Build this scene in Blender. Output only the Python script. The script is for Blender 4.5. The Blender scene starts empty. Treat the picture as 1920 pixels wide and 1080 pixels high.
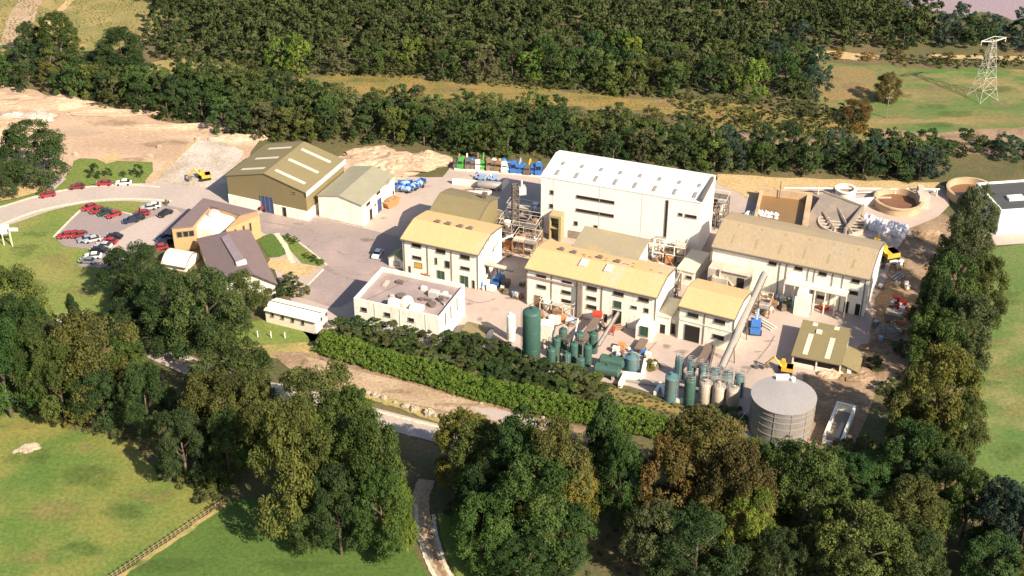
import bpy, math, random
import numpy as np
from mathutils import Vector, Matrix
from mathutils.geometry import tessellate_polygon
SC = bpy.context.scene
COL = SC.collection
random.seed(7)
rng = np.random.default_rng(7)
R = math.radians
# ---------------------------------------------------------------- camera
H, PITCH, F = 176.0, R(32.0), 2624.0
cam = bpy.data.cameras.new('camera'); co = bpy.data.objects.new('camera', cam); COL.objects.link(co)
co.location = (0, 0, H); co.rotation_euler = (R(90) - PITCH, 0, 0)
cam.sensor_width = 36.0; cam.lens = F / 1920 * 36; cam.clip_start = 1; cam.clip_end = 9000
SC.camera = co
CA, SA = math.cos(R(90) - PITCH), math.sin(R(90) - PITCH)
def ray(px, py):
    x, y, z = (px - 960) / F, -(py - 540) / F, -1.0
    return Vector((x, y * CA - z * SA, y * SA + z * CA))
def P(px, py, z=0.0):
    d = ray(px, py); t = (z - H) / d.z
    return Vector((d.x * t, d.y * t, z))
def proj(p):
    x, y, z = p[0], p[1], p[2] - H
    yc = y * CA + z * SA; zc = -y * SA + z * CA
    return (960 + F * x / -zc, 540 - F * yc / -zc)
def ppm(px, py):                      # photograph pixels per metre at a ground point
    return F / (P(px, py) - Vector((0, 0, H))).dot(Vector((0, SA, -CA)))
def hgt(A, py):                       # height above A whose image row is py
    lo, hi = -5.0, 90.0
    for _ in range(50):
        m = (lo + hi) / 2
        if proj((A[0], A[1], m))[1] > py: lo = m
        else: hi = m
    return (lo + hi) / 2
# ---------------------------------------------------------------- light
EL = R(37); SX, SY = 0.68, -0.733
w = bpy.data.worlds.new('World'); SC.world = w; w.use_nodes = True
nt = w.node_tree; nt.nodes.clear()
sk = nt.nodes.new('ShaderNodeTexSky'); sk.sky_type = 'NISHITA'; sk.sun_disc = False
sk.sun_elevation = EL; sk.sun_rotation = math.atan2(SX, SY); sk.air_density = 1.0; sk.dust_density = 1.2
bg = nt.nodes.new('ShaderNodeBackground'); bg.inputs[1].default_value = 0.088
ow = nt.nodes.new('ShaderNodeOutputWorld')
nt.links.new(sk.outputs[0], bg.inputs[0]); nt.links.new(bg.outputs[0], ow.inputs[0])
sl = bpy.data.lights.new('sun', 'SUN'); sl.energy = 5.0; sl.angle = R(0.5); sl.color = (1.0, 0.89, 0.72)
so = bpy.data.objects.new('sun', sl); COL.objects.link(so)
sd = Vector((SX * math.cos(EL), SY * math.cos(EL), math.sin(EL)))
so.rotation_euler = sd.to_track_quat('Z', 'Y').to_euler(); so.location = sd * 300
SC.view_settings.view_transform = 'Standard'; SC.view_settings.look = 'None'
SC.view_settings.gamma = 1; SC.view_settings.use_curve_mapping = False; SC.view_settings.exposure = 0.98
SC.cycles.max_bounces = 5; SC.cycles.diffuse_bounces = 3
# ---------------------------------------------------------------- materials
MAT = {}
def mat(name, col, col2=None, scale=1.0, rough=0.8, metal=0.0, mix=0.5, col3=None, scale3=0.15, spec=0.3, bump=0.0, stretch=None, detail=8, wave=None, objcol=False, grain=0.07, gscale=3.0, width=.22, soft=False):
    """base colour wandering between up to three colours with object-space noise; optional ribs (wave = (axis, metres, strength))"""
    if name in MAT: return MAT[name]
    m = bpy.data.materials.new(name); m.use_nodes = True; MAT[name] = m
    n = m.node_tree.nodes; l = m.node_tree.links; b = n['Principled BSDF']
    b.inputs['Roughness'].default_value = rough; b.inputs['Metallic'].default_value = metal
    b.inputs['Specular IOR Level'].default_value = spec
    tc = n.new('ShaderNodeTexCoord'); src = tc.outputs['Object']
    if stretch:
        mp = n.new('ShaderNodeMapping'); mp.inputs['Scale'].default_value = stretch
        l.new(src, mp.inputs[0]); src = mp.outputs[0]
    def rgb(c):
        v = n.new('ShaderNodeRGB'); v.outputs[0].default_value = (*c, 1); return v.outputs[0]
    def noise(s, d=detail, r=0.6):
        t = n.new('ShaderNodeTexNoise'); t.inputs['Scale'].default_value = s; t.inputs['Detail'].default_value = d
        t.inputs['Roughness'].default_value = r; l.new(src, t.inputs[0]); return t.outputs[0]
    def mixc(f, a, bb, mode='MIX'):
        x = n.new('ShaderNodeMix'); x.data_type = 'RGBA'; x.blend_type = mode
        if isinstance(f, float): x.inputs[0].default_value = f
        else: l.new(f, x.inputs[0])
        l.new(a, x.inputs[6]); l.new(bb, x.inputs[7]); return x.outputs[2]
    def ramp(f, lo, hi):
        r = n.new('ShaderNodeMapRange'); r.inputs[1].default_value = lo; r.inputs[2].default_value = hi; l.new(f, r.inputs[0]); return r.outputs[0]
    if objcol:
        oi = n.new('ShaderNodeObjectInfo'); c = oi.outputs['Color']
    else: c = rgb(col)
    nz = noise(scale)
    if col2: c = mixc(ramp(nz, mix - width, mix + width), c, rgb(col2))
    if col3: c = mixc(ramp(noise(scale3, 4), 0.5, 0.68), c, rgb(col3))
    if grain and not objcol:
        gr = n.new('ShaderNodeMapRange'); gr.inputs[1].default_value = 0.3; gr.inputs[2].default_value = 0.7; gr.inputs[3].default_value = 1 - grain * 2; gr.inputs[4].default_value = 1 + grain * 2
        l.new(noise(gscale, 4, .7), gr.inputs[0]); hv = n.new('ShaderNodeHueSaturation'); l.new(gr.outputs[0], hv.inputs['Value']); l.new(c, hv.inputs['Color']); c = hv.outputs[0]
    if wave:
        wv = n.new('ShaderNodeTexWave'); wv.bands_direction = wave[0]; wv.inputs['Scale'].default_value = 0.314 / wave[1]
        l.new(tc.outputs['Object'], wv.inputs[0])
        bp = n.new('ShaderNodeBump'); bp.inputs['Strength'].default_value = wave[2]; bp.inputs['Distance'].default_value = 0.1
        l.new(wv.outputs[1], bp.inputs['Height']); l.new(bp.outputs[0], b.inputs['Normal'])
    elif bump:
        bp = n.new('ShaderNodeBump'); bp.inputs['Strength'].default_value = bump; bp.inputs['Distance'].default_value = 0.4
        l.new(nz, bp.inputs['Height']); l.new(bp.outputs[0], b.inputs['Normal'])
    l.new(c, b.inputs['Base Color'])
    if soft:                                  # worn edge: the patch thins out into what it lies on
        at = n.new('ShaderNodeAttribute'); at.attribute_name = 'edge'
        def madd(a, k, o):
            x = n.new('ShaderNodeMath'); x.operation = 'MULTIPLY_ADD'; l.new(a, x.inputs[0]); x.inputs[1].default_value = k; l.new(o, x.inputs[2]); return x.outputs[0]
        v = madd(noise(.16, 3, .6), 1.5, madd(noise(1.1, 6, .75), .7, at.outputs['Fac']))
        r = n.new('ShaderNodeMapRange'); r.inputs[1].default_value = 1.25; r.inputs[2].default_value = 1.95; r.inputs[4].default_value = .6; l.new(v, r.inputs[0])
        tr = n.new('ShaderNodeBsdfTransparent'); mx = n.new('ShaderNodeMixShader')
        l.new(r.outputs[0], mx.inputs[0]); l.new(tr.outputs[0], mx.inputs[1]); l.new(b.outputs[0], mx.inputs[2]); l.new(mx.outputs[0], n['Material Output'].inputs[0])
    return m
def leafmat():
    m = bpy.data.materials.new('foliage'); m.use_nodes = True; MAT['leaf'] = m
    n = m.node_tree.nodes; l = m.node_tree.links; b = n['Principled BSDF']
    b.inputs['Roughness'].default_value = 0.65; b.inputs['Specular IOR Level'].default_value = 0.12
    oi = n.new('ShaderNodeObjectInfo'); at = n.new('ShaderNodeAttribute'); at.attribute_name = 'tint'
    hs = n.new('ShaderNodeHueSaturation')
    mr = n.new('ShaderNodeMapRange'); mr.inputs[3].default_value = 0.48; mr.inputs[4].default_value = 0.52; l.new(at.outputs['Fac'], mr.inputs[0])
    mv = n.new('ShaderNodeMapRange'); mv.inputs[3].default_value = 1.45; mv.inputs[4].default_value = 0.6; l.new(at.outputs['Fac'], mv.inputs[0])
    l.new(oi.outputs['Color'], hs.inputs['Color']); l.new(mr.outputs[0], hs.inputs['Hue']); l.new(mv.outputs[0], hs.inputs['Value'])
    l.new(hs.outputs[0], b.inputs['Base Color'])
    tr = n.new('ShaderNodeBsdfTranslucent'); l.new(hs.outputs[0], tr.inputs[0])
    mx = n.new('ShaderNodeMixShader'); mx.inputs[0].default_value = 0.18
    l.new(b.outputs[0], mx.inputs[1]); l.new(tr.outputs[0], mx.inputs[2]); l.new(mx.outputs[0], n['Material Output'].inputs[0])
    return m
leafmat()
WHITE = mat('white_render', (.84, .80, .68), (.80, .75, .63), 0.35, 0.85, col3=(.70, .63, .50), scale3=0.9, stretch=(1, 1, .25), grain=.06)
HALLW = mat('pale_cladding', (.83, .74, .66), (.80, .71, .63), 0.15, 0.7, grain=.03)
CREAM = mat('cream_paint', (.78, .70, .58), (.72, .63, .5), 0.5, 0.8)
YROOF = mat('ochre_sheet_roof', (.58, .385, .18), (.53, .355, .17), 0.25, 0.75, col3=(.50, .385, .245), scale3=0.16, wave=('X', .6, .06), stretch=(1, .25, 1), grain=.05)
TROOF = mat('tan_sheet_roof', (.37, .275, .165), (.33, .25, .155), 0.3, 0.75, col3=(.34, .27, .18), scale3=0.12, wave=('X', .6, .06), stretch=(1, .25, 1))
OLIVE = mat('olive_sheet', (.22, .175, .085), (.20, .16, .08), 0.3, 0.7, wave=('Y', .6, .06))
OLIVEX = mat('olive_sheet_along', (.22, .175, .085), (.20, .16, .08), 0.3, 0.7, wave=('X', .6, .06))
GREYG = mat('grey_green_sheet', (.30, .27, .185), (.26, .235, .16), 0.3, 0.75, wave=('Y', .6, .06))
PURPLE = mat('slate_roof', (.19, .135, .125), (.165, .12, .115), 0.6, 0.75, wave=('Z', .6, .06))
OCHRE = mat('ochre_brick', (.47, .29, .14), (.42, .26, .13), 0.8, 0.85)
HALLR = mat('pale_roof_sheet', (.80, .75, .67), (.74, .69, .61), 0.2, 0.6, col3=(.66, .6, .5), scale3=0.12, wave=('X', .6, .06))
DARK = mat('dark_glass', (.018, .016, .016), (.035, .03, .027), 1.0, 0.4, spec=0.15)
FRAME = mat('window_frame', (.22, .185, .14), rough=0.6)
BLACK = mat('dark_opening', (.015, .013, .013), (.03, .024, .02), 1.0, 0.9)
GREEND = mat('green_door', (.03, .075, .05), (.04, .09, .06), 1.0, 0.6)
BLUED = mat('blue_door', (.03, .06, .16), (.05, .08, .19), 0.8, 0.6)
TANKG = mat('green_tank_paint', (.042, .095, .075), (.05, .108, .085), 0.5, 0.5, col3=(.075, .11, .085), scale3=0.4, stretch=(1, 1, .2))
TANKB = mat('blue_grey_tank_paint', (.07, .155, .165), (.09, .18, .185), 0.5, 0.5, col3=(.14, .16, .14), scale3=0.5, stretch=(1, 1, .2))
TANKW = mat('cream_tank_paint', (.52, .43, .34), (.45, .37, .29), 0.6, 0.6, col3=(.36, .28, .2), scale3=0.5, stretch=(1, 1, .2))
STEEL = mat('dull_steel', (.36, .33, .30), (.29, .26, .24), 0.8, 0.5, 0.2)
STEELR = mat('steel_deck', (.33, .30, .28), (.30, .275, .26), 0.25, 0.6)
STEELD = mat('dark_steel', (.12, .105, .09), (.16, .12, .09), 1.2, 0.7)
RUST = mat('rusty_steel', (.22, .11, .06), (.30, .19, .11), 1.2, 0.85)
BELT = mat('brown_belt', (.17, .115, .09), (.21, .15, .11), 0.7, 0.9)
CONC = mat('concrete', (.52, .44, .35), (.44, .36, .28), 0.5, 0.9, col3=(.36, .29, .22), scale3=0.3)
CONCD = mat('old_concrete', (.26, .215, .175), (.21, .17, .14), 0.4, 0.9, col3=(.3, .23, .16), scale3=0.3)
RED = mat('red_paint', (.50, .045, .03), (.42, .05, .03), 1.0, 0.5)
BLUE = mat('blue_paint', (.04, .14, .40), (.06, .17, .44), 0.8, 0.5)
BLUEL = mat('pale_blue_paint', (.22, .34, .55), (.30, .40, .56), 0.8, 0.5)
GREENP = mat('green_paint', (.06, .30, .05), (.09, .33, .07), 0.8, 0.5)
YELLOW = mat('yellow_paint', (.62, .36, .04), (.52, .30, .05), 0.8, 0.5)
ORANGE = mat('orange_paint', (.58, .22, .08), (.50, .20, .08), 0.8, 0.6)
CARP = mat('car_paint', (1, 1, 1), None, 1.0, 0.3, objcol=True, spec=0.5)
GLASS = mat('car_glass', (.025, .028, .03), rough=0.1, spec=0.6)
TYRE = mat('rubber', (.018, .018, .018), rough=0.9)
LAMP = mat('lamp_glass', (.75, .73, .66), rough=0.2)
WOOD = mat('weathered_wood', (.26, .19, .115), (.20, .145, .085), 1.5, 0.9)
BARK = mat('bark', (.10, .075, .05), (.14, .105, .075), 2.0, 0.95)
STONE = mat('stone', (.42, .34, .25), (.26, .21, .16), 1.2, 0.95, bump=0.5)
BAG = mat('white_sacks', (.72, .69, .68), (.55, .52, .55), 0.9, 0.8, bump=0.4)
CANVAS = mat('cream_canvas', (.78, .70, .58), (.74, .65, .53), 0.4, 0.8)
MUDW = mat('brown_water', (.23, .135, .055), (.20, .115, .05), 0.15, 0.35)
SILTW = mat('red_brown_water', (.20, .095, .05), (.17, .08, .045), 0.15, 0.3)
SIGNW = mat('sign_white', (.8, .8, .74), rough=0.6)
SKYL = mat('rooflight', (.66, .58, .42), (.6, .52, .38), 0.6, 0.5)
SKYG = mat('rooflight_grey', (.46, .43, .42), (.52, .46, .42), 0.6, 0.4)
PYL = mat('galvanised_lattice', (.47, .45, .37), rough=0.55, metal=0.0)
# ---------------------------------------------------------------- mesh builder
class MB:
    def __init__(s): s.v = []; s.f = []; s.m = []; s.k = 0
    def face(s, pts, k=None):
        i = len(s.v); s.v += [tuple(p) for p in pts]; s.f.append(tuple(range(i, i + len(pts)))); s.m.append(s.k if k is None else k)
    def hexa(s, c):                                  # 8 corners: bottom 4 (ccw), top 4
        i = len(s.v); s.v += [tuple(p) for p in c]
        for q in ((3, 2, 1, 0), (4, 5, 6, 7), (0, 1, 5, 4), (1, 2, 6, 5), (2, 3, 7, 6), (3, 0, 4, 7)):
            s.f.append(tuple(i + j for j in q)); s.m.append(s.k)
        return s
    def box(s, x0, x1, y0, y1, z0, z1):
        return s.hexa([(x0, y0, z0), (x1, y0, z0), (x1, y1, z0), (x0, y1, z0), (x0, y0, z1), (x1, y0, z1), (x1, y1, z1), (x0, y1, z1)])
    def rbox(s, c, sx, sy, z0, z1, a):
        ca, sa = math.cos(a), math.sin(a)
        pts = [(c[0] + x * ca - y * sa, c[1] + x * sa + y * ca) for x, y in ((-sx / 2, -sy / 2), (sx / 2, -sy / 2), (sx / 2, sy / 2), (-sx / 2, sy / 2))]
        return s.prism(pts, z0, z1)
    def prism(s, poly, z0, z1):
        n = len(poly)
        top = [(p[0], p[1], z1 if not callable(z1) else z1(p)) for p in poly]; bot = [(p[0], p[1], z0) for p in poly]
        i = len(s.v); s.v += bot + top
        s.f.append(tuple(range(i + n - 1, i - 1, -1))); s.f.append(tuple(range(i + n, i + 2 * n))); s.m += [s.k, s.k]
        for j in range(n):
            k = (j + 1) % n; s.f.append((i + j, i + k, i + n + k, i + n + j)); s.m.append(s.k)
        return s
    def bar(s, p, q, r, n=6, r2=None):
        p, q = Vector(p), Vector(q); d = (q - p)
        if d.length < 1e-6: return s
        d.normalize(); u = d.orthogonal().normalized(); vv = d.cross(u); r2 = r if r2 is None else r2
        i = len(s.v)
        for c, rr in ((p, r), (q, r2)):
            for j in range(n):
                a = 2 * math.pi * j / n + math.pi / 4; s.v.append(tuple(c + u * math.cos(a) * rr + vv * math.sin(a) * rr))
        for j in range(n):
            k = (j + 1) % n; s.f.append((i + j, i + k, i + n + k, i + n + j)); s.m.append(s.k)
        s.f.append(tuple(range(i + n - 1, i - 1, -1))); s.f.append(tuple(range(i + n, i + 2 * n))); s.m += [s.k, s.k]
        return s
    def lathe(s, prof, n=28, c=(0, 0, 0), close=True):   # profile [(r,z)] bottom to top
        i = len(s.v); m = len(prof)
        for r, z in prof:
            for j in range(n):
                a = 2 * math.pi * j / n; s.v.append((c[0] + r * math.cos(a), c[1] + r * math.sin(a), c[2] + z))
        for t in range(m - 1):
            for j in range(n):
                k = (j + 1) % n; s.f.append((i + t * n + j, i + t * n + k, i + (t + 1) * n + k, i + (t + 1) * n + j)); s.m.append(s.k)
        if close:
            s.f.append(tuple(range(i + n - 1, i - 1, -1))); s.f.append(tuple(range(i + (m - 1) * n, i + m * n))); s.m += [s.k, s.k]
        return s
    def extr(s, prof, x0, x1):                           # closed (y,z) profile swept along x
        n = len(prof); i = len(s.v)
        s.v += [(x0, y, z) for y, z in prof] + [(x1, y, z) for y, z in prof]
        s.f.append(tuple(range(i, i + n))); s.f.append(tuple(range(i + 2 * n - 1, i + n - 1, -1))); s.m += [s.k, s.k]
        for j in range(n):
            k = (j + 1) % n; s.f.append((i + j, i + n + j, i + n + k, i + k)); s.m.append(s.k)
        return s
    def extry(s, prof, y0, y1):                          # closed (x,z) profile swept along y
        n = len(prof); i = len(s.v)
        s.v += [(x, y0, z) for x, z in prof] + [(x, y1, z) for x, z in prof]
        s.f.append(tuple(range(i + n - 1, i - 1, -1))); s.f.append(tuple(range(i + n, i + 2 * n))); s.m += [s.k, s.k]
        for j in range(n):
            k = (j + 1) % n; s.f.append((i + k, i + n + k, i + n + j, i + j)); s.m.append(s.k)
        return s
    def lump(s, c, rx, ry, rz, seed=0, nu=10, nv=5, jit=0.25):
        rr = random.Random(seed); i = len(s.v)
        for t in range(nv + 1):
            el = t / nv * math.pi * 0.5
            for j in range(nu):
                a = 2 * math.pi * j / nu; k = 1 + rr.uniform(-jit, jit)
                s.v.append((c[0] + rx * k * math.cos(el) * math.cos(a), c[1] + ry * k * math.cos(el) * math.sin(a), c[2] + rz * math.sin(el) * (1 + rr.uniform(-jit, jit) * (t < nv))))
        for t in range(nv):
            for j in range(nu):
                k = (j + 1) % nu; s.f.append((i + t * nu + j, i + t * nu + k, i + (t + 1) * nu + k, i + (t + 1) * nu + j)); s.m.append(s.k)
        return s
    def mesh(s, name, mats, smooth=False):
        me = bpy.data.meshes.new(name); me.from_pydata(s.v, [], s.f)
        for m in (mats if isinstance(mats, (list, tuple)) else [mats]): me.materials.append(m)
        if any(s.m): me.polygons.foreach_set('material_index', s.m)
        if smooth: me.polygons.foreach_set('use_smooth', [True] * len(s.f))
        me.validate(); me.update(); return me
    def build(s, name, mats, parent=None, smooth=False, loc=None, label=None):
        o = bpy.data.objects.new(name, s.mesh(name, mats, smooth)); COL.objects.link(o)
        if smooth:
            try: o.data.set_sharp_from_angle(angle=R(40))
            except Exception: pass
        if parent: o.parent = parent
        if loc is not None: o.location = loc
        if label: o['label'] = label
        return o
def tag(o, label, cat, group=None, kind=None):
    o['label'] = label; o['category'] = cat
    if group: o['group'] = group
    if kind: o['kind'] = kind
    return o
def thing(name, label, cat, loc=(0, 0, 0), rz=0.0, group=None):
    o = bpy.data.objects.new(name, None); o.empty_display_size = 0.5; COL.objects.link(o)
    o.location = loc; o.rotation_euler = (0, 0, rz); return tag(o, label, cat, group)
def dup(root, loc, rz, label, group=None, scale=None):
    r = root.copy(); COL.objects.link(r); r.location = loc; r.rotation_euler = (0, 0, rz); r['label'] = label
    if group: r['group'] = group
    if scale: r.scale = scale
    for ch in root.children:
        c = ch.copy(); COL.objects.link(c); c.parent = r
        for g in ch.children:
            d = g.copy(); COL.objects.link(d); d.parent = c
    return r
# ---------------------------------------------------------------- ground sheets
def smooth_poly(pts, wob=0.0, step=4.0, seed=1):
    """world polygon, edges cut every few metres and pushed about a little so that borders look grown, not drawn"""
    rr = random.Random(seed); out = []
    n = len(pts)
    for i in range(n):
        a, b = pts[i], pts[(i + 1) % n]; L = (b - a).length; k = max(1, int(L / step))
        k = min(k, 60)
        for j in range(k):
            p = a.lerp(b, j / k)
            if wob and 0 < j: p = p + Vector((rr.uniform(-wob, wob), rr.uniform(-wob, wob), 0))
            out.append(p)
    return out
def sheet(name, px, z, m, wob=0.0, label=None, step=4.0, curved=False):
    pts = [P(*q) for q in px]
    if curved: pts = catmull(pts, True, 6)
    pts = smooth_poly(pts, wob, step, seed=len(name) * 7 + len(px))
    tri = tessellate_polygon([pts])
    me = bpy.data.meshes.new(name)
    vs = [(p.x, p.y, z) for p in pts]
    fs = []
    for t in tri:
        a, b, c = (vs[i] for i in t)
        cr = (b[0] - a[0]) * (c[1] - a[1]) - (b[1] - a[1]) * (c[0] - a[0])
        fs.append(tuple(t) if cr > 0 else tuple(reversed(t)))
    me.from_pydata(vs, [], fs); me.materials.append(m); me.update()
    o = bpy.data.objects.new(name, me); COL.objects.link(o); o['kind'] = 'structure'
    if label: o['label'] = label
    return o
def patch(name, px, z, m):
    """a patch of worn or dry ground that frays out at its rim"""
    ring = catmull([P(*q) for q in px], True, 6); c = sum(ring, Vector()) / len(ring); v = [(c.x, c.y, z)]; e = [.55]; f = []; n = len(ring); ks = (.5, .8, 1.12)
    for k, ev in zip(ks, (.5, .3, -.2)):
        for p in ring: q = c.lerp(p, k); v.append((q.x, q.y, z)); e.append(ev)
    for j in range(n):
        k = (j + 1) % n; f.append((0, 1 + j, 1 + k))
        for r_ in range(2): a = 1 + r_ * n; f.append((a + j, a + n + j, a + n + k, a + k))
    me = bpy.data.meshes.new(name); me.from_pydata(v, [], f); me.materials.append(m); at = me.attributes.new('edge', 'FLOAT', 'POINT'); at.data.foreach_set('value', e); me.update()
    if me.polygons[0].normal.z < 0: me.flip_normals()
    o = bpy.data.objects.new(name, me); COL.objects.link(o); o['kind'] = 'structure'; return o
def catmull(pts, closed, k):
    n = len(pts); out = []
    for i in range(n if closed else n - 1):
        g = (lambda j: pts[j % n]) if closed else (lambda j: pts[max(0, min(n - 1, j))])
        a, b, c, d = g(i - 1), g(i), g(i + 1), g(i + 2)
        for j in range(k):
            t = j / k
            out.append(0.5 * ((2 * b) + (c - a) * t + (2 * a - 5 * b + 4 * c - d) * t * t + (3 * b - a - 3 * c + d) * t ** 3))
    if not closed: out.append(pts[-1])
    return out
def strip(name, px, width, z, m, wob=0.0, kind='structure', height=0.0, parent=None, off=0.0):
    """a road, kerb or low wall following a curve; width in metres (one number, or one per point)"""
    pts = catmull([P(*q) for q in px], False, 8); n = len(pts)
    ws = width if isinstance(width, (list, tuple)) else [width] * len(px)
    rr = random.Random(len(name)); mb = MB(); rows = []
    for i, p in enumerate(pts):
        t = (pts[min(n - 1, i + 1)] - pts[max(0, i - 1)]); t.normalize(); nn = Vector((-t.y, t.x, 0))
        q = i / 8; k = min(len(ws) - 2, int(q)) if len(ws) > 1 else 0
        wd = ws[k] + (ws[k + 1] - ws[k]) * min(1, q - k)
        c = p + nn * off
        rows.append((c + nn * (wd / 2 + rr.uniform(-wob, wob)), c - nn * (wd / 2 + rr.uniform(-wob, wob))))
    for i in range(n - 1):
        (a, b), (c, d) = rows[i], rows[i + 1]
        if height: mb.hexa([(b.x, b.y, z), (d.x, d.y, z), (c.x, c.y, z), (a.x, a.y, z), (b.x, b.y, z + height), (d.x, d.y, z + height), (c.x, c.y, z + height), (a.x, a.y, z + height)])
        else: mb.face([(b.x, b.y, z), (d.x, d.y, z), (c.x, c.y, z), (a.x, a.y, z)])
    o = mb.build(name, m, parent)
    if kind: o['kind'] = kind
    return o
# ================================================================ the land
G_BASE = mat('rough_ground', (.075, .075, .028), (.11, .095, .04), 0.05, 0.95, col3=(.16, .115, .055), scale3=0.03, grain=.16, gscale=1.3, width=.13)
G_LAWN = mat('lawn', (.125, .168, .035), (.17, .19, .045), 0.07, 0.95, col3=(.21, .19, .055), scale3=0.06, grain=.16, gscale=1.3, width=.13)
G_LAWN2 = mat('mown_verge', (.115, .155, .03), (.145, .17, .04), 0.12, 0.95, grain=.16, gscale=1.3, width=.13)
G_FIELD = mat('meadow', (.105, .15, .028), (.215, .185, .048), 0.05, 0.95, col3=(.075, .13, .024), scale3=0.06, mix=.5, grain=.16, gscale=1.3, width=.13)
G_GREEN = mat('pasture', (.06, .105, .018), (.075, .12, .022), 0.08, 0.95, grain=.16, gscale=1.3, width=.13)
G_VERGE = mat('bright_verge', (.10, .15, .024), (.14, .165, .035), 0.15, 0.95, grain=.16, gscale=1.3, width=.13)
G_DRY = mat('dry_grass', (.36, .26, .10), (.28, .23, .075), 0.25, 0.95, col3=(.21, .2, .06), scale3=0.15, grain=.16, gscale=1.3, width=.13)
G_HEATH = mat('heath', (.25, .195, .07), (.16, .155, .05), 0.07, 0.95, col3=(.36, .25, .10), scale3=0.05, grain=.16, gscale=1.3, width=.13)
G_BRACK = mat('bracken_ground', (.25, .165, .05), (.15, .13, .04), 0.12, 0.95, grain=.16, gscale=1.3, width=.13)
G_EARTH = mat('bare_earth', (.44, .30, .20), (.37, .25, .165), 0.06, 0.95, col3=(.52, .38, .26), scale3=0.05, stretch=(.6, 1.6, 1), grain=.16, gscale=1.3, width=.13)
G_EARTHB = mat('brown_earth', (.22, .145, .085), (.30, .205, .13), 0.15, 0.95, col3=(.16, .10, .06), scale3=0.2, grain=.16, gscale=1.3, width=.13)
G_SAND = mat('sandy_soil', (.46, .32, .16), (.40, .28, .13), 0.12, 0.95, grain=.16, gscale=1.3, width=.13)
G_GRAVEL = mat('grey_gravel', (.40, .33, .27), (.50, .43, .36), 0.10, 0.95, col3=(.33, .25, .17), scale3=0.08, grain=.16, gscale=1.3, width=.13)
G_PAVE = mat('yard_concrete', (.435, .34, .285), (.395, .31, .26), 0.08, 0.9, col3=(.35, .275, .23), scale3=0.07, grain=.03, gscale=.8, width=.13)
G_TARM = mat('worn_tarmac', (.28, .22, .20), (.25, .198, .18), 0.12, 0.9, col3=(.37, .275, .24), scale3=0.06, grain=.05, gscale=1.3, width=.13)
G_ROAD = mat('pale_road', (.41, .335, .29), (.37, .305, .265), 0.08, 0.9, grain=.05, gscale=1.3, width=.13)
G_PARK = mat('car_park_tarmac', (.275, .215, .205), (.25, .20, .19), 0.15, 0.9, grain=.05, gscale=1.3, width=.13)
G_KERB = mat('kerb_stone', (.58, .50, .36), (.50, .43, .31), 0.8, 0.9, grain=.16, gscale=1.3, width=.13)
G_TRACK = mat('dirt_track', (.38, .27, .17), (.32, .22, .135), 0.12, 0.95, col3=(.42, .32, .21), scale3=0.07, grain=.16, gscale=1.3, width=.13)
G_PATCH = mat('tarmac_repair', (.235, .185, .165), (.26, .2, .18), 0.4, 0.9, grain=.16, gscale=1.3, width=.13)
S_DRY = mat('dry_grass_patch', (.30, .225, .09), (.24, .2, .07), 0.25, 0.95, soft=True, grain=.16, gscale=1.3)
S_EARTH = mat('earth_patch', (.30, .20, .12), (.24, .165, .095), 0.25, 0.95, soft=True, grain=.16, gscale=1.3)
S_PALE = mat('pale_patch', (.52, .41, .32), (.46, .36, .27), 0.25, 0.95, soft=True, grain=.12)
S_GREEN = mat('lush_patch', (.065, .115, .022), (.085, .13, .03), 0.2, 0.95, soft=True, grain=.16, gscale=1.3)
S_OIL = mat('oil_stain', (.17, .135, .12), (.22, .17, .15), .6, .85, soft=True)
G_LAKE = mat('lake_water', (.30, .215, .215), (.28, .20, .20), 0.02, 0.25, grain=.16, gscale=1.3, width=.13)
G_UP = mat('far_pasture', (.075, .135, .03), (.20, .145, .06), 0.05, 0.95, col3=(.27, .18, .08), scale3=0.07, mix=.55, stretch=(.5, 1.4, 1), grain=.16, gscale=1.3, width=.13)
G_UPR = mat('far_fallow', (.225, .15, .062), (.18, .145, .055), 0.05, 0.95, grain=.16, gscale=1.3, width=.13)
G_RIGHT = mat('right_meadow', (.08, .135, .03), (.115, .15, .04), 0.05, 0.95, col3=(.25, .20, .08), scale3=0.04, grain=.16, gscale=1.3, width=.13)
g = MB(); g.face([(-1500, -250, -.05), (1500, -250, -.05), (1500, 4500, -.05), (-1500, 4500, -.05)])
g.build('ground', G_BASE)['kind'] = 'structure'
# --- far land
sheet('lake', [(1700, -160), (2300, -160), (2300, 20), (1960, 60), (1885, 32), (1840, 22), (1800, 30), (1740, 20), (1660, 0)], .02, G_LAKE, 1.0)
sheet('heath_upper', [(-160, -160), (330, -160), (320, 20), (285, 70), (215, 95), (100, 108), (-160, 104)], .02, G_HEATH, 1.5)
sheet('heath_strip', [(540, 150), (620, 140), (740, 142), (880, 158), (1000, 160), (1090, 176), (1260, 186), (1400, 198), (1420, 225), (1250, 214), (1050, 200), (870, 190), (700, 182), (560, 172)], .02, G_BRACK, 1.5)
sheet('bracken_bank', [(1290, 192), (1420, 200), (1480, 215), (1600, 215), (1640, 250), (1500, 250), (1330, 240)], .05, G_BRACK, 1.5)
sheet('scrub_clearing', [(270, 120), (360, 105), (480, 120), (440, 150), (360, 165), (290, 160)], .02, G_HEATH, 1.5)
sheet('fallow_plot', [(122, 131), (160, 132), (208, 140), (200, 152), (140, 148)], .04, G_EARTHB, .5)
sheet('far_meadow', [(1490, 112), (1560, 118), (1720, 128), (1930, 132), (2300, 134), (2300, 262), (1930, 258), (1800, 262), (1650, 268), (1560, 240), (1530, 190)], .02, G_UP, 1.5)
sheet('fallow_field', [(1500, 124), (1580, 124), (1640, 134), (1640, 170), (1590, 186), (1545, 190), (1500, 160)], .04, G_UPR, 1.5)
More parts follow.
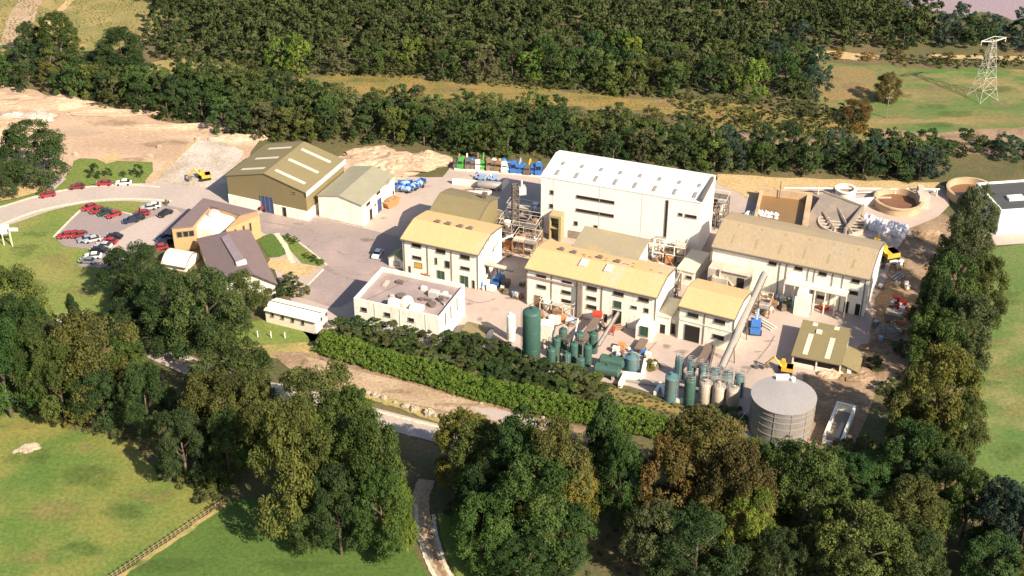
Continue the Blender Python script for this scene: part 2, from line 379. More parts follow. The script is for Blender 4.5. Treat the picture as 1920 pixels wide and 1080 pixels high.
sheet('brown_field', [(1640, 244), (1760, 250), (1930, 238), (2300, 230), (2300, 262), (1930, 268), (1780, 268), (1660, 268)], .04, G_EARTHB, 1)
strip('far_track', [(1500, 101), (1560, 102), (1600, 106), (1650, 107)], [3, 6, 6, 2], .06, G_SAND, .4)
strip('far_lane', [(1740, 106), (1800, 107), (1930, 110), (2200, 113)], 3.5, .06, G_SAND, .2)
strip('field_road', [(1320, 250), (1400, 259), (1550, 272), (1640, 276), (1760, 280), (1930, 284), (2200, 288)], 5.5, .06, G_EARTHB, .4)
strip('heath_track', [(90, -80), (62, -10), (42, 30), (28, 62), (22, 80)], [9, 9, 9, 8, 6], .06, G_TRACK, .5)
strip('cross_track', [(-160, 86), (-40, 84), (20, 82), (70, 92), (140, 100)], [6, 6, 5, 4, 3], .08, G_TRACK, .4)
strip('stone_path', [(137, -20), (128, 4), (104, 28), (80, 54)], [2.5, 2.5, 2.5, 2], .08, G_SAND, .15)
# --- earthworks on the left
sheet('earthworks', [(-200, 140), (0, 158), (70, 170), (130, 190), (220, 204), (310, 228), (400, 244), (486, 264), (470, 285), (440, 330), (400, 366), (300, 352), (200, 320), (90, 345), (0, 372), (-200, 420)], .02, G_EARTH, 1.2)
sheet('sandy_ground', [(-200, 345), (0, 348), (60, 338), (110, 342), (85, 356), (30, 372), (-200, 420)], .04, G_SAND, .8)
sheet('verge_lawn', [(100, 356), (135, 318), (138, 302), (150, 297), (182, 298), (200, 307), (216, 302), (286, 304), (287, 322), (264, 350), (190, 342), (110, 359), (0, 391), (-60, 400), (-60, 390), (30, 374), (80, 358)], .06, G_LAWN2, .25)
sheet('gravel_pad', [(280, 349), (366, 263), (420, 268), (458, 284), (425, 350), (398, 368), (330, 354)], .06, G_GRAVEL, .6)
patch('pale_spill', [(392, 280), (425, 278), (432, 290), (412, 300), (385, 296)], .08, S_PALE)
sheet('pale_soil_patch', [(190, 300), (205, 288), (222, 288), (222, 300), (205, 305)], .08, G_SAND, .3, curved=True)
strip('pad_edge', [(266, 352), (300, 325), (335, 293), (366, 263)], 1.0, .09, G_SAND, .2)
# --- factory yard
sheet('yard', [(300, 352), (400, 350), (470, 330), (640, 292), (745, 332), (830, 332), (848, 306), (1020, 318), (1345, 338), (1400, 372), (1480, 352), (1600, 346), (1770, 348), (1780, 385), (1735, 425), (1722, 475), (1715, 560), (1690, 640), (1632, 720), (1600, 845), (1510, 850), (1400, 815), (1330, 775), (1180, 724), (1010, 700), (900, 650), (760, 640), (640, 625), (560, 612), (545, 560), (520, 520), (470, 400), (400, 380)], .03, G_PAVE, .4)
sheet('soil_bank_back', [(1345, 326), (1480, 334), (1760, 342), (1768, 352), (1600, 350), (1480, 358), (1425, 385), (1385, 362), (1345, 345)], .06, G_SAND, .5)
sheet('disturbed_ground', [(1640, 560), (1700, 430), (1770, 400), (1800, 430), (1790, 560), (1740, 640), (1690, 700), (1640, 740), (1600, 845), (1500, 850), (1505, 700), (1600, 716), (1622, 660)], .06, G_EARTHB, .6)
sheet('old_yard_slab', [(1495, 362), (1520, 356), (1580, 385), (1576, 430), (1495, 425)], .08, CONCD, .1)
sheet('yard_road', [(484, 392), (530, 396), (602, 410), (690, 430), (755, 446), (772, 520), (720, 560), (668, 560), (640, 575), (622, 577), (560, 556), (608, 506), (585, 486), (540, 446), (500, 440), (470, 425)], .05, G_TARM, .1)
strip('paving_seam', [(484, 414), (540, 424), (596, 438), (575, 466)], .5, .07, G_PATCH, .08)
strip('gutter', [(610, 500), (640, 520), (672, 530)], 1.6, .07, G_PATCH, .1)
for k, q in enumerate([[(688, 470), (694, 482), (684, 492), (668, 490)], [(650, 512), (690, 516), (712, 504)], [(632, 470), (645, 478), (655, 476)], [(700, 560), (760, 568), (800, 560), (812, 540)], [(870, 560), (900, 568), (930, 560)], [(1190, 690), (1210, 665), (1232, 640)], [(1400, 700), (1440, 650), (1452, 630)]]):
    strip('paving_crack', q, .3, .075, G_PATCH, .1)
sheet('garden_lawn', [(484, 446), (508, 438), (522, 446), (538, 476), (524, 482), (506, 484), (492, 466)], .08, G_GREEN, .15)
sheet('garden_border', [(524, 440), (545, 446), (608, 494), (600, 500), (566, 494), (545, 470)], .08, G_LAWN2, .15)
strip('garden_path', [(518, 438), (534, 460), (544, 482), (550, 494)], 1.3, .10, G_KERB, .1)
sheet('garden_paving', [(505, 488), (545, 484), (562, 496), (600, 502), (575, 518), (540, 516), (500, 500)], .09, G_SAND, .15)
sheet('loading_apron', [(553, 556), (606, 508), (668, 530), (640, 577), (600, 566)], .09, G_TARM, .05)
strip('apron_kerb', [(552, 556), (580, 532), (606, 506)], .5, .05, G_KERB, 0, height=.14)
strip('garden_kerb', [(548, 446), (580, 470), (612, 497)], .45, .05, G_KERB, 0, height=.14)
# --- lawn, car park, entrance road
sheet('front_lawn', [(-80, 440), (0, 418), (60, 399), (110, 388), (170, 377), (232, 374), (322, 378), (330, 390), (300, 420), (240, 500), (250, 548), (228, 576), (180, 590), (90, 600), (0, 560), (-80, 560)], .05, G_LAWN, .3)
patch('dry_patch', [(62, 476), (92, 470), (122, 480), (140, 494), (190, 504), (196, 516), (160, 520), (110, 512), (80, 500)], .07, S_DRY)
patch('dry_patch', [(205, 540), (228, 545), (240, 552), (216, 566), (200, 562)], .07, S_DRY)
sheet('car_park', [(101, 444), (156, 390), (232, 400), (252, 404), (300, 382), (340, 384), (384, 366), (400, 375), (330, 425), (300, 470), (235, 492), (205, 503), (146, 500), (176, 468), (120, 462)], .09, G_PARK, 0)
sheet('car_park_paving', [(222, 436), (262, 416), (330, 392), (340, 400), (296, 440), (282, 470), (196, 500), (200, 480)], .11, G_ROAD, .1)
strip('car_park_kerb', [(101, 445), (128, 417), (156, 390)], .6, .06, G_KERB, 0, height=.14)
strip('car_park_kerb', [(156, 389), (196, 392), (236, 400), (252, 404)], .4, .06, G_KERB, 0, height=.14)
strip('entrance_road', [(-120, 438), (-40, 420), (20, 401), (90, 379), (160, 366), (240, 361), (310, 364), (380, 374), (440, 384), (490, 400)], [11, 11, 11, 10.5, 10, 10, 11, 13, 15, 14], .13, G_ROAD)
strip('road_kerb', [(-120, 458), (-40, 440), (10, 419), (60, 399.5), (110, 387.5), (170, 377.5), (232, 373.5), (290, 375.5), (322, 378)], .7, .06, G_KERB, 0, height=.16)
strip('road_kerb', [(-60, 402), (0, 389), (74, 368), (150, 352.5), (240, 347.5), (300, 351.5)], .6, .06, G_KERB, 0, height=.16)
strip('footpath', [(88, 364), (100, 350), (118, 334)], 2.4, .08, G_ROAD, 0)
# --- slope, lower roads, fields
sheet('cabin_verge', [(420, 640), (455, 604), (500, 600), (600, 622), (590, 640), (520, 646), (455, 650)], .06, G_LAWN, .3)
sheet('hedge_bank', [(430, 640), (520, 636), (600, 640), (600, 664), (560, 676), (480, 668), (420, 660)], .04, G_DRY, .4)
sheet('slope', [(560, 612), (700, 625), (860, 640), (1010, 700), (1180, 724), (1330, 778), (1400, 815), (1420, 840), (1300, 800), (1150, 760), (980, 725), (800, 690), (590, 650)], .06, G_BASE, .4)
sheet('bracken_slope', [(1040, 706), (1100, 712), (1200, 742), (1290, 772), (1270, 778), (1180, 756), (1080, 728)], .08, G_BRACK, .4)
sheet('service_road', [(505, 660), (560, 660), (610, 668), (700, 690), (780, 712), (880, 744), (980, 776), (1090, 800), (1180, 832), (1160, 850), (1060, 818), (960, 800), (850, 782), (760, 766), (680, 744), (600, 716), (540, 690)], .06, G_EARTHB, .5)
sheet('worn_surface', [(570, 668), (650, 690), (740, 712), (850, 742), (940, 768), (1060, 800), (1050, 808), (930, 790), (840, 772), (740, 752), (660, 728), (600, 700)], .08, G_TRACK, .35)
sheet('tarmac_remnant', [(886, 764), (930, 768), (1000, 786), (1050, 800), (1000, 800), (915, 786)], .1, G_ROAD, .2)
strip('public_road', [(120, 590), (230, 630), (340, 680), (450, 720), (560, 744), (690, 779), (770, 800), (830, 816), (900, 845), (960, 880)], 5.6, .1, G_ROAD)
strip('road_kerb', [(296, 651), (345, 674), (450, 711), (560, 736), (690, 769), (770, 789), (838, 806)], .7, .06, G_KERB, 0, height=.16)
strip('verge', [(640, 728), (720, 750), (800, 776), (860, 794)], 2.6, .09, G_DRY, .3)
strip('lane', [(800, 900), (788, 935), (790, 970), (800, 1010), (815, 1050), (840, 1095), (870, 1150)], 3.4, .08, G_TRACK, .15)
strip('lane_ruts', [(800, 985), (806, 1010), (818, 1050), (834, 1085)], 1.0, .09, G_EARTHB, .35)
strip('lane_edge', [(780, 945), (781, 975), (787, 1010), (800, 1050), (822, 1095)], .8, .1, G_KERB, .1)
strip('lane_edge', [(813, 965), (815, 985), (820, 1010), (832, 1050), (850, 1090)], .7, .1, G_KERB, .1)
sheet('lane_verge', [(820, 964), (852, 966), (890, 1010), (915, 1050), (925, 1110), (870, 1120), (845, 1060), (828, 1010)], .07, G_VERGE, .2)
sheet('meadow', [(-160, 760), (0, 772), (90, 780), (130, 805), (250, 826), (280, 870), (320, 905), (400, 915), (426, 934), (320, 1005), (205, 1082), (60, 1180), (-160, 1180)], .05, G_FIELD, .4)
sheet('pasture', [(428, 938), (520, 930), (760, 1000), (790, 1060), (830, 1110), (820, 1200), (60, 1200), (212, 1086), (330, 1006)], .05, G_GREEN, .3)
strip('field_edge', [(424, 944), (330, 1010), (215, 1088), (120, 1150)], 1.0, .07, G_DRY, .25)
patch('bare_patch', [(146, 838), (172, 832), (190, 830), (184, 838), (160, 850)], .08, S_EARTH)
sheet('right_meadow', [(1830, 470), (1930, 455), (2300, 455), (2300, 930), (1930, 925), (1840, 900), (1790, 860), (1790, 700), (1830, 620)], .05, G_RIGHT, .8)
patch('dry_patch', [(1850, 775), (1880, 762), (1925, 748), (1925, 790), (1890, 785)], .08, S_DRY)
patch('dry_patch', [(1830, 690), (1880, 680), (1950, 692), (1950, 708), (1870, 712)], .08, S_DRY)
sheet('side_yard', [(1780, 450), (1850, 425), (1960, 420), (2300, 420), (2300, 462), (1930, 456), (1840, 462)], .08, G_PAVE, .2)
rr_ = random.Random(5)
for k in range(26):
    px, py = [(690, 480), (720, 540), (880, 570), (930, 580), (1160, 650), (1250, 650), (1320, 680), (1420, 660), (1440, 640), (800, 350), (720, 410), (560, 420), (640, 440), (690, 450), (1240, 690), (1100, 600), (1040, 600), (1400, 690), (1360, 670), (1280, 660), (960, 560), (620, 420), (900, 600), (1460, 580), (1660, 500), (1510, 590)][k]
    a, b_ = rr_.uniform(8, 20), rr_.uniform(2.5, 6)
    patch('oil_stain', [(px + a * math.cos(t) * rr_.uniform(.6, 1.2), py + b_ * math.sin(t) * rr_.uniform(.6, 1.2)) for t in (6.0, 5.0, 4.0, 3.0, 2.0, 1.0)], .13 + k * .002, S_OIL if k % 3 else S_PALE)
for k, (px, py, a, b_, m) in enumerate([(60, 860, 70, 22, S_GREEN), (170, 900, 90, 30, S_GREEN), (100, 960, 90, 25, S_DRY), (230, 960, 70, 24, S_GREEN), (290, 930, 60, 18, S_DRY), (60, 1040, 70, 20, S_DRY), (160, 1030, 60, 20, S_GREEN), (40, 800, 60, 10, S_DRY), (250, 850, 50, 10, S_EARTH), (40, 470, 40, 18, S_GREEN), (70, 440, 40, 9, S_GREEN), (60, 540, 60, 18, S_GREEN), (150, 550, 50, 16, S_DRY),
    (1890, 560, 50, 22, S_GREEN), (1870, 640, 40, 14, S_DRY), (1890, 850, 50, 20, S_GREEN), (1860, 720, 40, 10, S_GREEN), (1700, 150, 40, 7, S_EARTH), (1760, 165, 36, 7, S_EARTH), (1690, 180, 30, 6, S_GREEN), (1740, 200, 50, 8, S_GREEN), (1860, 170, 50, 9, S_GREEN), (1800, 215, 60, 7, S_GREEN), (1770, 190, 26, 4, S_EARTH), (1880, 200, 50, 6, S_EARTH), (1690, 220, 40, 4, S_EARTH), (1750, 235, 60, 6, S_GREEN), (1560, 150, 30, 8, S_EARTH), (1600, 160, 30, 8, S_EARTH), (200, 230, 70, 8, S_EARTH), (300, 270, 60, 8, S_EARTH), (150, 250, 60, 9, S_PALE), (90, 215, 40, 9, S_PALE), (250, 300, 50, 6, S_EARTH), (400, 250, 50, 5, S_PALE), (20, 320, 40, 10, S_EARTH),
    (700, 150, 60, 6, S_GREEN), (850, 168, 50, 5, S_EARTH), (980, 176, 60, 5, S_DRY), (1120, 184, 50, 5, S_GREEN), (1240, 196, 50, 6, S_EARTH), (620, 156, 40, 5, S_DRY), (1360, 205, 40, 6, S_GREEN), (750, 735, 60, 6, S_EARTH), (640, 690, 40, 6, S_PALE), (860, 760, 50, 5, S_EARTH), (300, 1060, 90, 20, S_GREEN), (560, 1060, 90, 16, S_GREEN), (450, 990, 60, 14, S_GREEN)]):
    patch({'dry_grass_patch': 'dry_patch', 'lush_patch': 'lush_patch', 'earth_patch': 'bare_patch', 'pale_patch': 'pale_patch'}[m.name], [(px + a * math.cos(t) * rr_.uniform(.6, 1.2), py + b_ * math.sin(t) * rr_.uniform(.6, 1.2)) for t in (6.0, 5.2, 4.4, 3.5, 2.7, 1.9, .9)], .10 + k * .0023, m)
# --- heaps and spoil
def heap(name, px, py, rx, ry, rz, m, seed, rot=-.3):
    c = P(px, py); mb = MB()
    rr = random.Random(seed)
    for k in range(7):
        a = rr.uniform(0, 6.28); d = rr.uniform(0, .6)
        mb.lump((c.x + rx * d * math.cos(a), c.y + ry * d * math.sin(a), -.1), rx * rr.uniform(.3, .7), ry * rr.uniform(.3, .7), rz * rr.uniform(.5, 1), rr.random(), 12, 5, .2)
    o = mb.build(name, m); o['kind'] = 'structure'; return o
heap('earth_mound', 740, 312, 13, 9, 2.6, G_EARTH, 3)
heap('earth_mound', 800, 300, 8, 6, 2.4, G_EARTH, 4)
heap('earth_mound', 690, 300, 10, 7, 1.6, G_EARTH, 5)
heap('spoil_ridge', 30, 200, 22, 9, 3.0, G_EARTH, 6)
heap('spoil_ridge', 20, 240, 18, 9, 3.2, G_EARTH, 7)
heap('spoil_ridge', 95, 195, 12, 6, 2.2, G_EARTH, 8)
heap('spoil_ridge', 60, 222, 10, 6, 2.4, G_GRAVEL, 9)
heap('spoil_ridge', 220, 212, 20, 3, 1.6, G_EARTH, 10)
heap('spoil_ridge', 350, 240, 22, 3, 1.5, G_EARTH, 11)
heap('spoil_ridge', 440, 262, 10, 3, 1.4, G_EARTH, 12)
heap('rubble_bank', 1600, 705, 5, 3, 1.4, G_EARTHB, 13)
heap('rubble_bank', 1560, 700, 5, 2.4, 1.2, G_EARTH, 14)
heap('rubble_bank', 1650, 650, 6, 3, 1.2, G_EARTHB, 15)
heap('rubble_bank', 1665, 620, 5, 3, 1.5, CONCD, 16)
heap('rubble_bank', 1720, 440, 6, 3, 1.4, G_EARTHB, 17)
# ================================================================ buildings
class B:
    """a building set out from the photograph: front-left foot, row of the front-left eave, front-right eave"""
    def __init__(s, name, label, cat, foot, eave_row, right, h=None):
        s.A = P(*foot); s.h = h or hgt(s.A, eave_row)
        q = P(right[0], right[1], s.h); d = Vector((q.x - s.A.x, q.y - s.A.y)); s.L = d.length; s.a = math.atan2(d.y, d.x)
        s.u = Vector((math.cos(s.a), math.sin(s.a), 0)); s.n = Vector((-math.sin(s.a), math.cos(s.a), 0))
        s.o = thing(name, label, cat, s.A, s.a)
    def hit(s, px, py, n, p0):
        d = ray(px, py); C = Vector((0, 0, H)); t = n.dot(p0 - C) / n.dot(d); return C + d * t - s.A
    def fr(s, px, py, y=0): q = s.hit(px, py, s.n, s.A + s.n * y); return q.dot(s.u), q.z
    def rt(s, px, py): q = s.hit(px, py, s.u, s.A + s.u * s.L); return q.dot(s.n), q.z
    def world(s, x, y, z=0): return s.A + s.u * x + s.n * y + Vector((0, 0, z))
    def loc(s, p): q = p - s.A; return (q.dot(s.u), q.dot(s.n), q.z)
    def part(s, mb, name, m, label=None): return mb.build(name, m, s.o, label=label)
    def bx(s, side, mb, u0, u1, z0, z1, o0, o1):
        if side == 'F': mb.box(u0, u1, -o1, -o0, z0, z1)
        elif side == 'R': mb.box(s.L + o0, s.L + o1, u0, u1, z0, z1)
        else: mb.box(-o1, -o0, u0, u1, z0, z1)
    def win(s, side, px, py, w, h, name='window', pane=DARK, frame=FRAME, off=0.0, label=None, local=None, bars=0):
        u, z = local if local else (s.fr(px, py, -off) if side == 'F' else s.rt(px, py))
        z = max(z, h / 2 + .02)
        h *= 1.18; z = max(z, h / 2 + .02); f = MB(); t = .08
        s.bx(side, f, u - w / 2, u + w / 2, z + h / 2 - t, z + h / 2, off, off + .12)
        s.bx(side, f, u - w / 2 - .1, u + w / 2 + .1, z - h / 2 - .02, z - h / 2 + t * .7, off, off + .2)
        s.bx(side, f, u - w / 2, u - w / 2 + t, z - h / 2 + t * .7, z + h / 2 - t, off, off + .12)
        s.bx(side, f, u + w / 2 - t, u + w / 2, z - h / 2 + t * .7, z + h / 2 - t, off, off + .12)
        for b in range(bars):
            c = u - w / 2 + w * (b + 1) / (bars + 1); s.bx(side, f, c - .05, c + .05, z - h / 2 + t * .7, z + h / 2 - t, off + .05, off + .11)
        fo = s.part(f, name, frame, label)
        p = MB(); s.bx(side, p, u - w / 2 + t, u + w / 2 - t, z - h / 2 + t * .7, z + h / 2 - t, off - .02, off + .04)
        p.build('pane' if 'window' in name else 'leaf_panel', pane, fo)
        return fo
    def door(s, side, px, py, w, h, m=GREEND, off=0.0, label=None, bars=0):
        u, z = s.fr(px, py, -off) if side == 'F' else s.rt(px, py)
        return s.win(side, 0, 0, w, h, 'door', m, FRAME, off, label, local=(u, h / 2 + .03), bars=bars)
    def arch(s, W, rise, x0, x1, wallm, roofm, over=.4, n=12, thick=.28, y0=0.0, base=0.0, p=2.0):
        pr = lambda y: s.h + rise * (1 - abs((y - y0 - W / 2) / (W / 2)) ** p)
        ys = [y0 + W * i / n for i in range(n + 1)]
        wm = MB(); wm.extr([(y0, base), (y0 + W, base)] + [(y, pr(y) - .02) for y in reversed(ys)], x0, x1); s.part(wm, 'walls', wallm)
        rm = MB(); yy = [y0 - over] + ys[1:-1] + [y0 + W + over]
        zz = [s.h - .12] + [pr(y) for y in ys[1:-1]] + [s.h - .12]
        rm.extr([(y, z) for y, z in zip(yy, zz)] + [(y, z + thick) for y, z in reversed(list(zip(yy, zz)))], x0 - over * .6, x1 + over * .6)
        ro = s.part(rm, 'roof', roofm); s.pr = lambda y: float(np.interp(y, ys, [pr(v) for v in ys])) + thick
        for xe in (x0 - over * .6 - .12, x1 + over * .6):
            v = MB(); v.extr([(y, z - .05) for y, z in zip(yy, zz)] + [(y, z + thick + .05) for y, z in reversed(list(zip(yy, zz)))], xe, xe + .12)
            v.build('barge_board', STEELD, ro)
        gm = MB(); gm.box(x0 - .2, x1 + .2, y0 - over - .2, y0 - over, s.h - .3, s.h - .02); gm.build('gutter', STEELD, ro)
        return ro
    def gable(s, D, rise, wallm, roofm, over=.4, thick=.22, x0=0, x1=None, ridge=None, wall0=0.0):
        x1 = s.L if x1 is None else x1; rx = (x0 + x1) / 2 if ridge is None else ridge
        wm = MB(); wm.extry([(x0, wall0), (x1, wall0), (x1, s.h - .03), (rx, s.h + rise - .03), (x0, s.h - .03)], 0, D); s.part(wm, 'walls', wallm)
        rm = MB(); k0 = rise / (rx - x0); k1 = rise / (x1 - rx)
        rm.extry([(x0 - over, s.h - over * k0), (rx, s.h + rise), (x1 + over, s.h - over * k1), (x1 + over, s.h - over * k1 + thick), (rx, s.h + rise + thick), (x0 - over, s.h - over * k0 + thick)][::-1][::-1], -over, D + over)
        s.gz = lambda x: (s.h + rise - abs(x - rx) * (k0 if x < rx else k1)) + thick
        return s.part(rm, 'roof', roofm)
def on_slope(b, x0, x1, y0, y1, m, name, parent, t=.06, zf=None):
    mb = MB(); z = zf or b.gz
    mb.hexa([(x0, y0, z(x0) - .02), (x1, y0, z(x1) - .02), (x1, y1, z(x1) - .02), (x0, y1, z(x0) - .02), (x0, y0, z(x0) + t), (x1, y0, z(x1) + t), (x1, y1, z(x1) + t), (x0, y1, z(x0) + t)])
    return mb.build(name, m, parent)
# --- olive warehouse
b = B('warehouse', 'large olive brown gabled warehouse with cream rooflight strips and blue door', 'warehouse', (431, 382), 329, (573, 361))
WH = b; D = 19.5
b.gable(D, 3.0, OLIVE, OLIVE, over=.3)
ro = [c for c in b.o.children if c.name.startswith('roof')][0]
for x0, x1 in ((.12, .42), (.56, .92)):
    for y in (.13, .47, .80): on_slope(b, b.L * x0, b.L * x1, D * y, D * y + 1.0, SKYL, 'rooflight', ro)
m_ = MB(); m_.box(-.12, b.L + .12, -.14, -.002, 0, 2.9); m_.box(-.12, -.002, 0, D, 0, 2.9); m_.box(b.L + .002, b.L + .12, 0, D, 0, 2.9); b.part(m_, 'plinth_wall', WHITE)
m_ = MB(); m_.box(b.L + .32, b.L + .5, -.4, D + .4, b.h - .9, b.h + .3); b.part(m_, 'parapet_board', CREAM)
b.door('F', 501, 378, 3.7, 4.1, BLUED, .15, bars=2)
b.door('F', 533, 388, 1.1, 2.3, DARK, .15)
b.win('F', 552, 361, .9, .45, off=.02)
# --- white gabled store beside it
b = B('store_building', 'white gabled store with grey green roof beside the olive warehouse', 'store', (599.5, 407), 367, (678, 385))
b.gable(17.5, 1.3, WHITE, GREYG, over=.3)
for q in ((727, 341), (709, 361), (690, 382)): b.win('R', *q, 2.0, .75)
b.door('R', 695, 399, 1.4, 2.6, DARK); b.door('R', 711, 378, 2.2, 3.2, BLUED); b.win('R', 703, 384, .8, .5); b.win('R', 737, 362, .8, 1.2)
m_ = MB(); m_.box(-.05, b.L + .25, -.3, -.02, 0, .35); b.part(m_, 'plinth', CONC)
# --- office: two wings round a court
def PZ(px, py, z): q = P(px, py, z); return (q.x, q.y)
z7 = 6.6
o = thing('office_building', 'ochre brick office with grey V shaped flat roof around a white court', 'office', P(400, 450))
def wpart(mb, name, m, par): 
    ob = mb.build(name, m); ob.parent = par; ob.matrix_parent_inverse = Matrix.Translation(-Vector(par.location)); return ob
lw = [PZ(381, 371, z7), PZ(321, 428, z7), PZ(361, 424, z7), PZ(394, 386, z7)]
rw = [PZ(381, 371, z7), PZ(394, 386, z7), PZ(450, 403, z7), PZ(482, 395, z7)]
def inset(poly, k):
    cx = sum(p[0] for p in poly) / len(poly); cy = sum(p[1] for p in poly) / len(poly)
    return [(cx + (p[0] - cx) * k, cy + (p[1] - cy) * k) for p in poly]
wpart(MB().prism(inset(lw, .975), 0, z7 - .3).prism(inset(rw, .975), 0, z7 - .31), 'walls', OCHRE, o)
ct = [PZ(361, 424, z7), PZ(394, 386, z7), PZ(450, 403, z7), PZ(482, 395, z7), PZ(478, 412, z7), PZ(430, 428, z7), PZ(398, 424, z7)]
wpart(MB().prism([PZ(361, 425, 5.2), PZ(394, 392, 5.2), PZ(450, 405, 5.2), PZ(425, 424, 5.2), PZ(396, 430, 5.2)], 0, 5.0), 'court_block', CREAM, o)
wpart(MB().prism([PZ(362, 422, 5.4), PZ(394, 389, 5.4), PZ(444, 403, 5.4), PZ(424, 416, 5.4), PZ(398, 423, 5.4)], 5.02, 5.35), 'court_roof', WHITE, o)
c = P(401, 402, 5.4); wpart(MB().lathe([(1.7, 5.36), (1.6, 5.9), (1.0, 6.4)], 20, (c.x, c.y, 0)), 'dome_light', SKYG, o)
wpart(MB().prism(lw, z7 - .29, z7), 'roof', PURPLE, o)
wpart(MB().prism(rw, z7 - .30, z7 + .004), 'roof', PURPLE, o)
wpart(MB().prism([PZ(424, 430, 6.3), PZ(449, 405, 6.3), PZ(482, 396, 6.3), PZ(486, 404, 6.3)], 0, 6.28), 'front_wing', OCHRE, o)
def wall_win(a, bb, t, w, h, z, m=DARK):
    p, q = Vector((*a, 0)), Vector((*bb, 0)); d = (q - p).normalized(); c = p.lerp(q, t); nn = Vector((d.y, -d.x, 0))
    if nn.y > 0: nn = -nn
    f = MB(); c2 = c + nn * .06; an = math.atan2(d.y, d.x)
    f.rbox(c2, w + .25, .2, z - h / 2 - .12, z + h / 2 + .12, an); fo = wpart(f, 'window', FRAME, o)
    p2 = MB(); p2.rbox(c2 + nn * .06, w, .14, z - h / 2, z + h / 2, an); po = p2.build('pane', m); po.parent = fo
li = inset(lw, .975)
for t in (.32, .62, .9): wall_win(li[1], li[2], t, 1.1, 1.4, 4.6)
fw = [PZ(424, 430, 6.3), PZ(486, 404, 6.3)]
for t in (.25, .5, .7): wall_win(fw[0], fw[1], t, .4, 2.2, 4.2)
# --- slate roofed canteen
b = B('canteen_building', 'low building with slate purple gabled roof and raised glazed ridge strip', 'building', (404, 548), 528, (521, 534), h=3.6)
z = 3.6
e = [Vector((*PZ(368, 449, z), z)), Vector((*PZ(404, 528, z), z)), Vector((*PZ(521, 534, z), z)), Vector((*PZ(469, 431, z), z))]
r0, r1 = Vector((*PZ(424, 436, z + 2.6), z + 2.6)), Vector((*PZ(475, 515, z + 2.6), z + 2.6))
L_ = lambda v: b.loc(v)
m_ = MB(); cen = (e[0] + e[1] + e[2] + e[3]) / 4
wl = [cen + (v - cen) * .93 for v in e]
m_.prism([L_(v)[:2] for v in wl], 0, z - .05)
rr0, rr1 = cen + (r0 - cen) * .93, cen + (r1 - cen) * .93
m_.face([L_(Vector((wl[0].x, wl[0].y, z - .05))), L_(Vector((wl[3].x, wl[3].y, z - .05))), L_(Vector((rr0.x, rr0.y, z + 2.3)))])
m_.face([L_(Vector((wl[1].x, wl[1].y, z - .05))), L_(Vector((wl[2].x, wl[2].y, z - .05))), L_(Vector((rr1.x, rr1.y, z + 2.3)))])
b.part(m_, 'walls', WHITE)
m_ = MB(); up = Vector((0, 0, .25))
m_.hexa([L_(e[0]), L_(e[1]), L_(r1), L_(r0), L_(e[0] + up), L_(e[1] + up), L_(r1 + up), L_(r0 + up)])
m_.hexa([L_(r0), L_(r1), L_(e[2]), L_(e[3]), L_(r0 + up), L_(r1 + up), L_(e[2] + up), L_(e[3] + up)])
ro = b.part(m_, 'roof', PURPLE)
def slope_pt(s, t, dz): return L_(e[0].lerp(r0, s).lerp(e[1].lerp(r1, s), t) + Vector((0, 0, .25 + dz)))
m_ = MB(); m_.hexa([slope_pt(.74, .12, -.1), slope_pt(.74, .72, -.1), slope_pt(.98, .72, -.1), slope_pt(.98, .12, -.1), slope_pt(.74, .12, .35), slope_pt(.74, .72, .35), slope_pt(.98, .72, .75), slope_pt(.98, .12, .75)])
m_.build('ridge_light', mat('lilac_glazing', (.36, .27, .26), (.32, .24, .24), .5, .3), ro)
m_ = MB(); m_.hexa([slope_pt(.72, .73, -.1), slope_pt(.72, .78, -.1), slope_pt(1, .78, -.1), slope_pt(1, .73, -.1), slope_pt(.72, .73, .5), slope_pt(.72, .78, .5), slope_pt(1, .78, .9), slope_pt(1, .73, .9)])
m_.build('ridge_end_wall', WHITE, ro)
b.win('F', 505, 545, 1.4, 1.2, off=-.4)
# --- marquee
b = B('marquee', 'cream canvas marquee with rounded roof beside the slate roofed building', 'marquee', (305, 502), 493, (347.5, 501))
Dm = 6.6; ro = b.arch(Dm, 1.7, 0, b.L, CANVAS, CANVAS, over=.25, n=8, thick=.12)
for x in (.22, .62, .86):
    m_ = MB(); ys = [Dm * i / 8 for i in range(9)]
    for y0, y1 in zip(ys[1:-2], ys[2:-1]): m_.bar((b.L * x, y0, b.pr(y0)), (b.L * x, y1, b.pr(y1)), .05, 4)
    m_.build('seam', mat('canvas_seam', (.45, .37, .29)), ro)
# --- cream cabin
b = B('cabin', 'long cream portable cabin with white gabled roof and four small windows', 'cabin', (499.5, 604), 581, (591, 604))
Wc = 5.2; hh = b.h
m_ = MB(); m_.extr([(0, 0), (Wc, 0), (Wc, hh - .02), (Wc / 2, hh + .75), (0, hh - .02)], 0, b.L); b.part(m_, 'walls', CREAM)
m_ = MB(); m_.extr([(-.25, hh - .08), (Wc / 2, hh + .78), (Wc + .25, hh - .08), (Wc + .25, hh + .06), (Wc / 2, hh + .92), (-.25, hh + .06)], -.2, b.L + .2); ro = b.part(m_, 'roof', WHITE)
m_ = MB(); m_.box(-.21, b.L + .21, Wc / 2 - .12, Wc / 2 + .12, hh + .85, hh + .98); m_.box(-.2, b.L + .2, -.42, -.26, hh - .14, hh + .02); m_.build('ridge_cap', STEELD, ro)
for q in ((511, 590), (530, 594.5), (549, 600), (568, 605)): b.win('F', *q, .75, .95)
for q in ((602, 598), (611, 589)): b.win('R', *q, .7, .8)
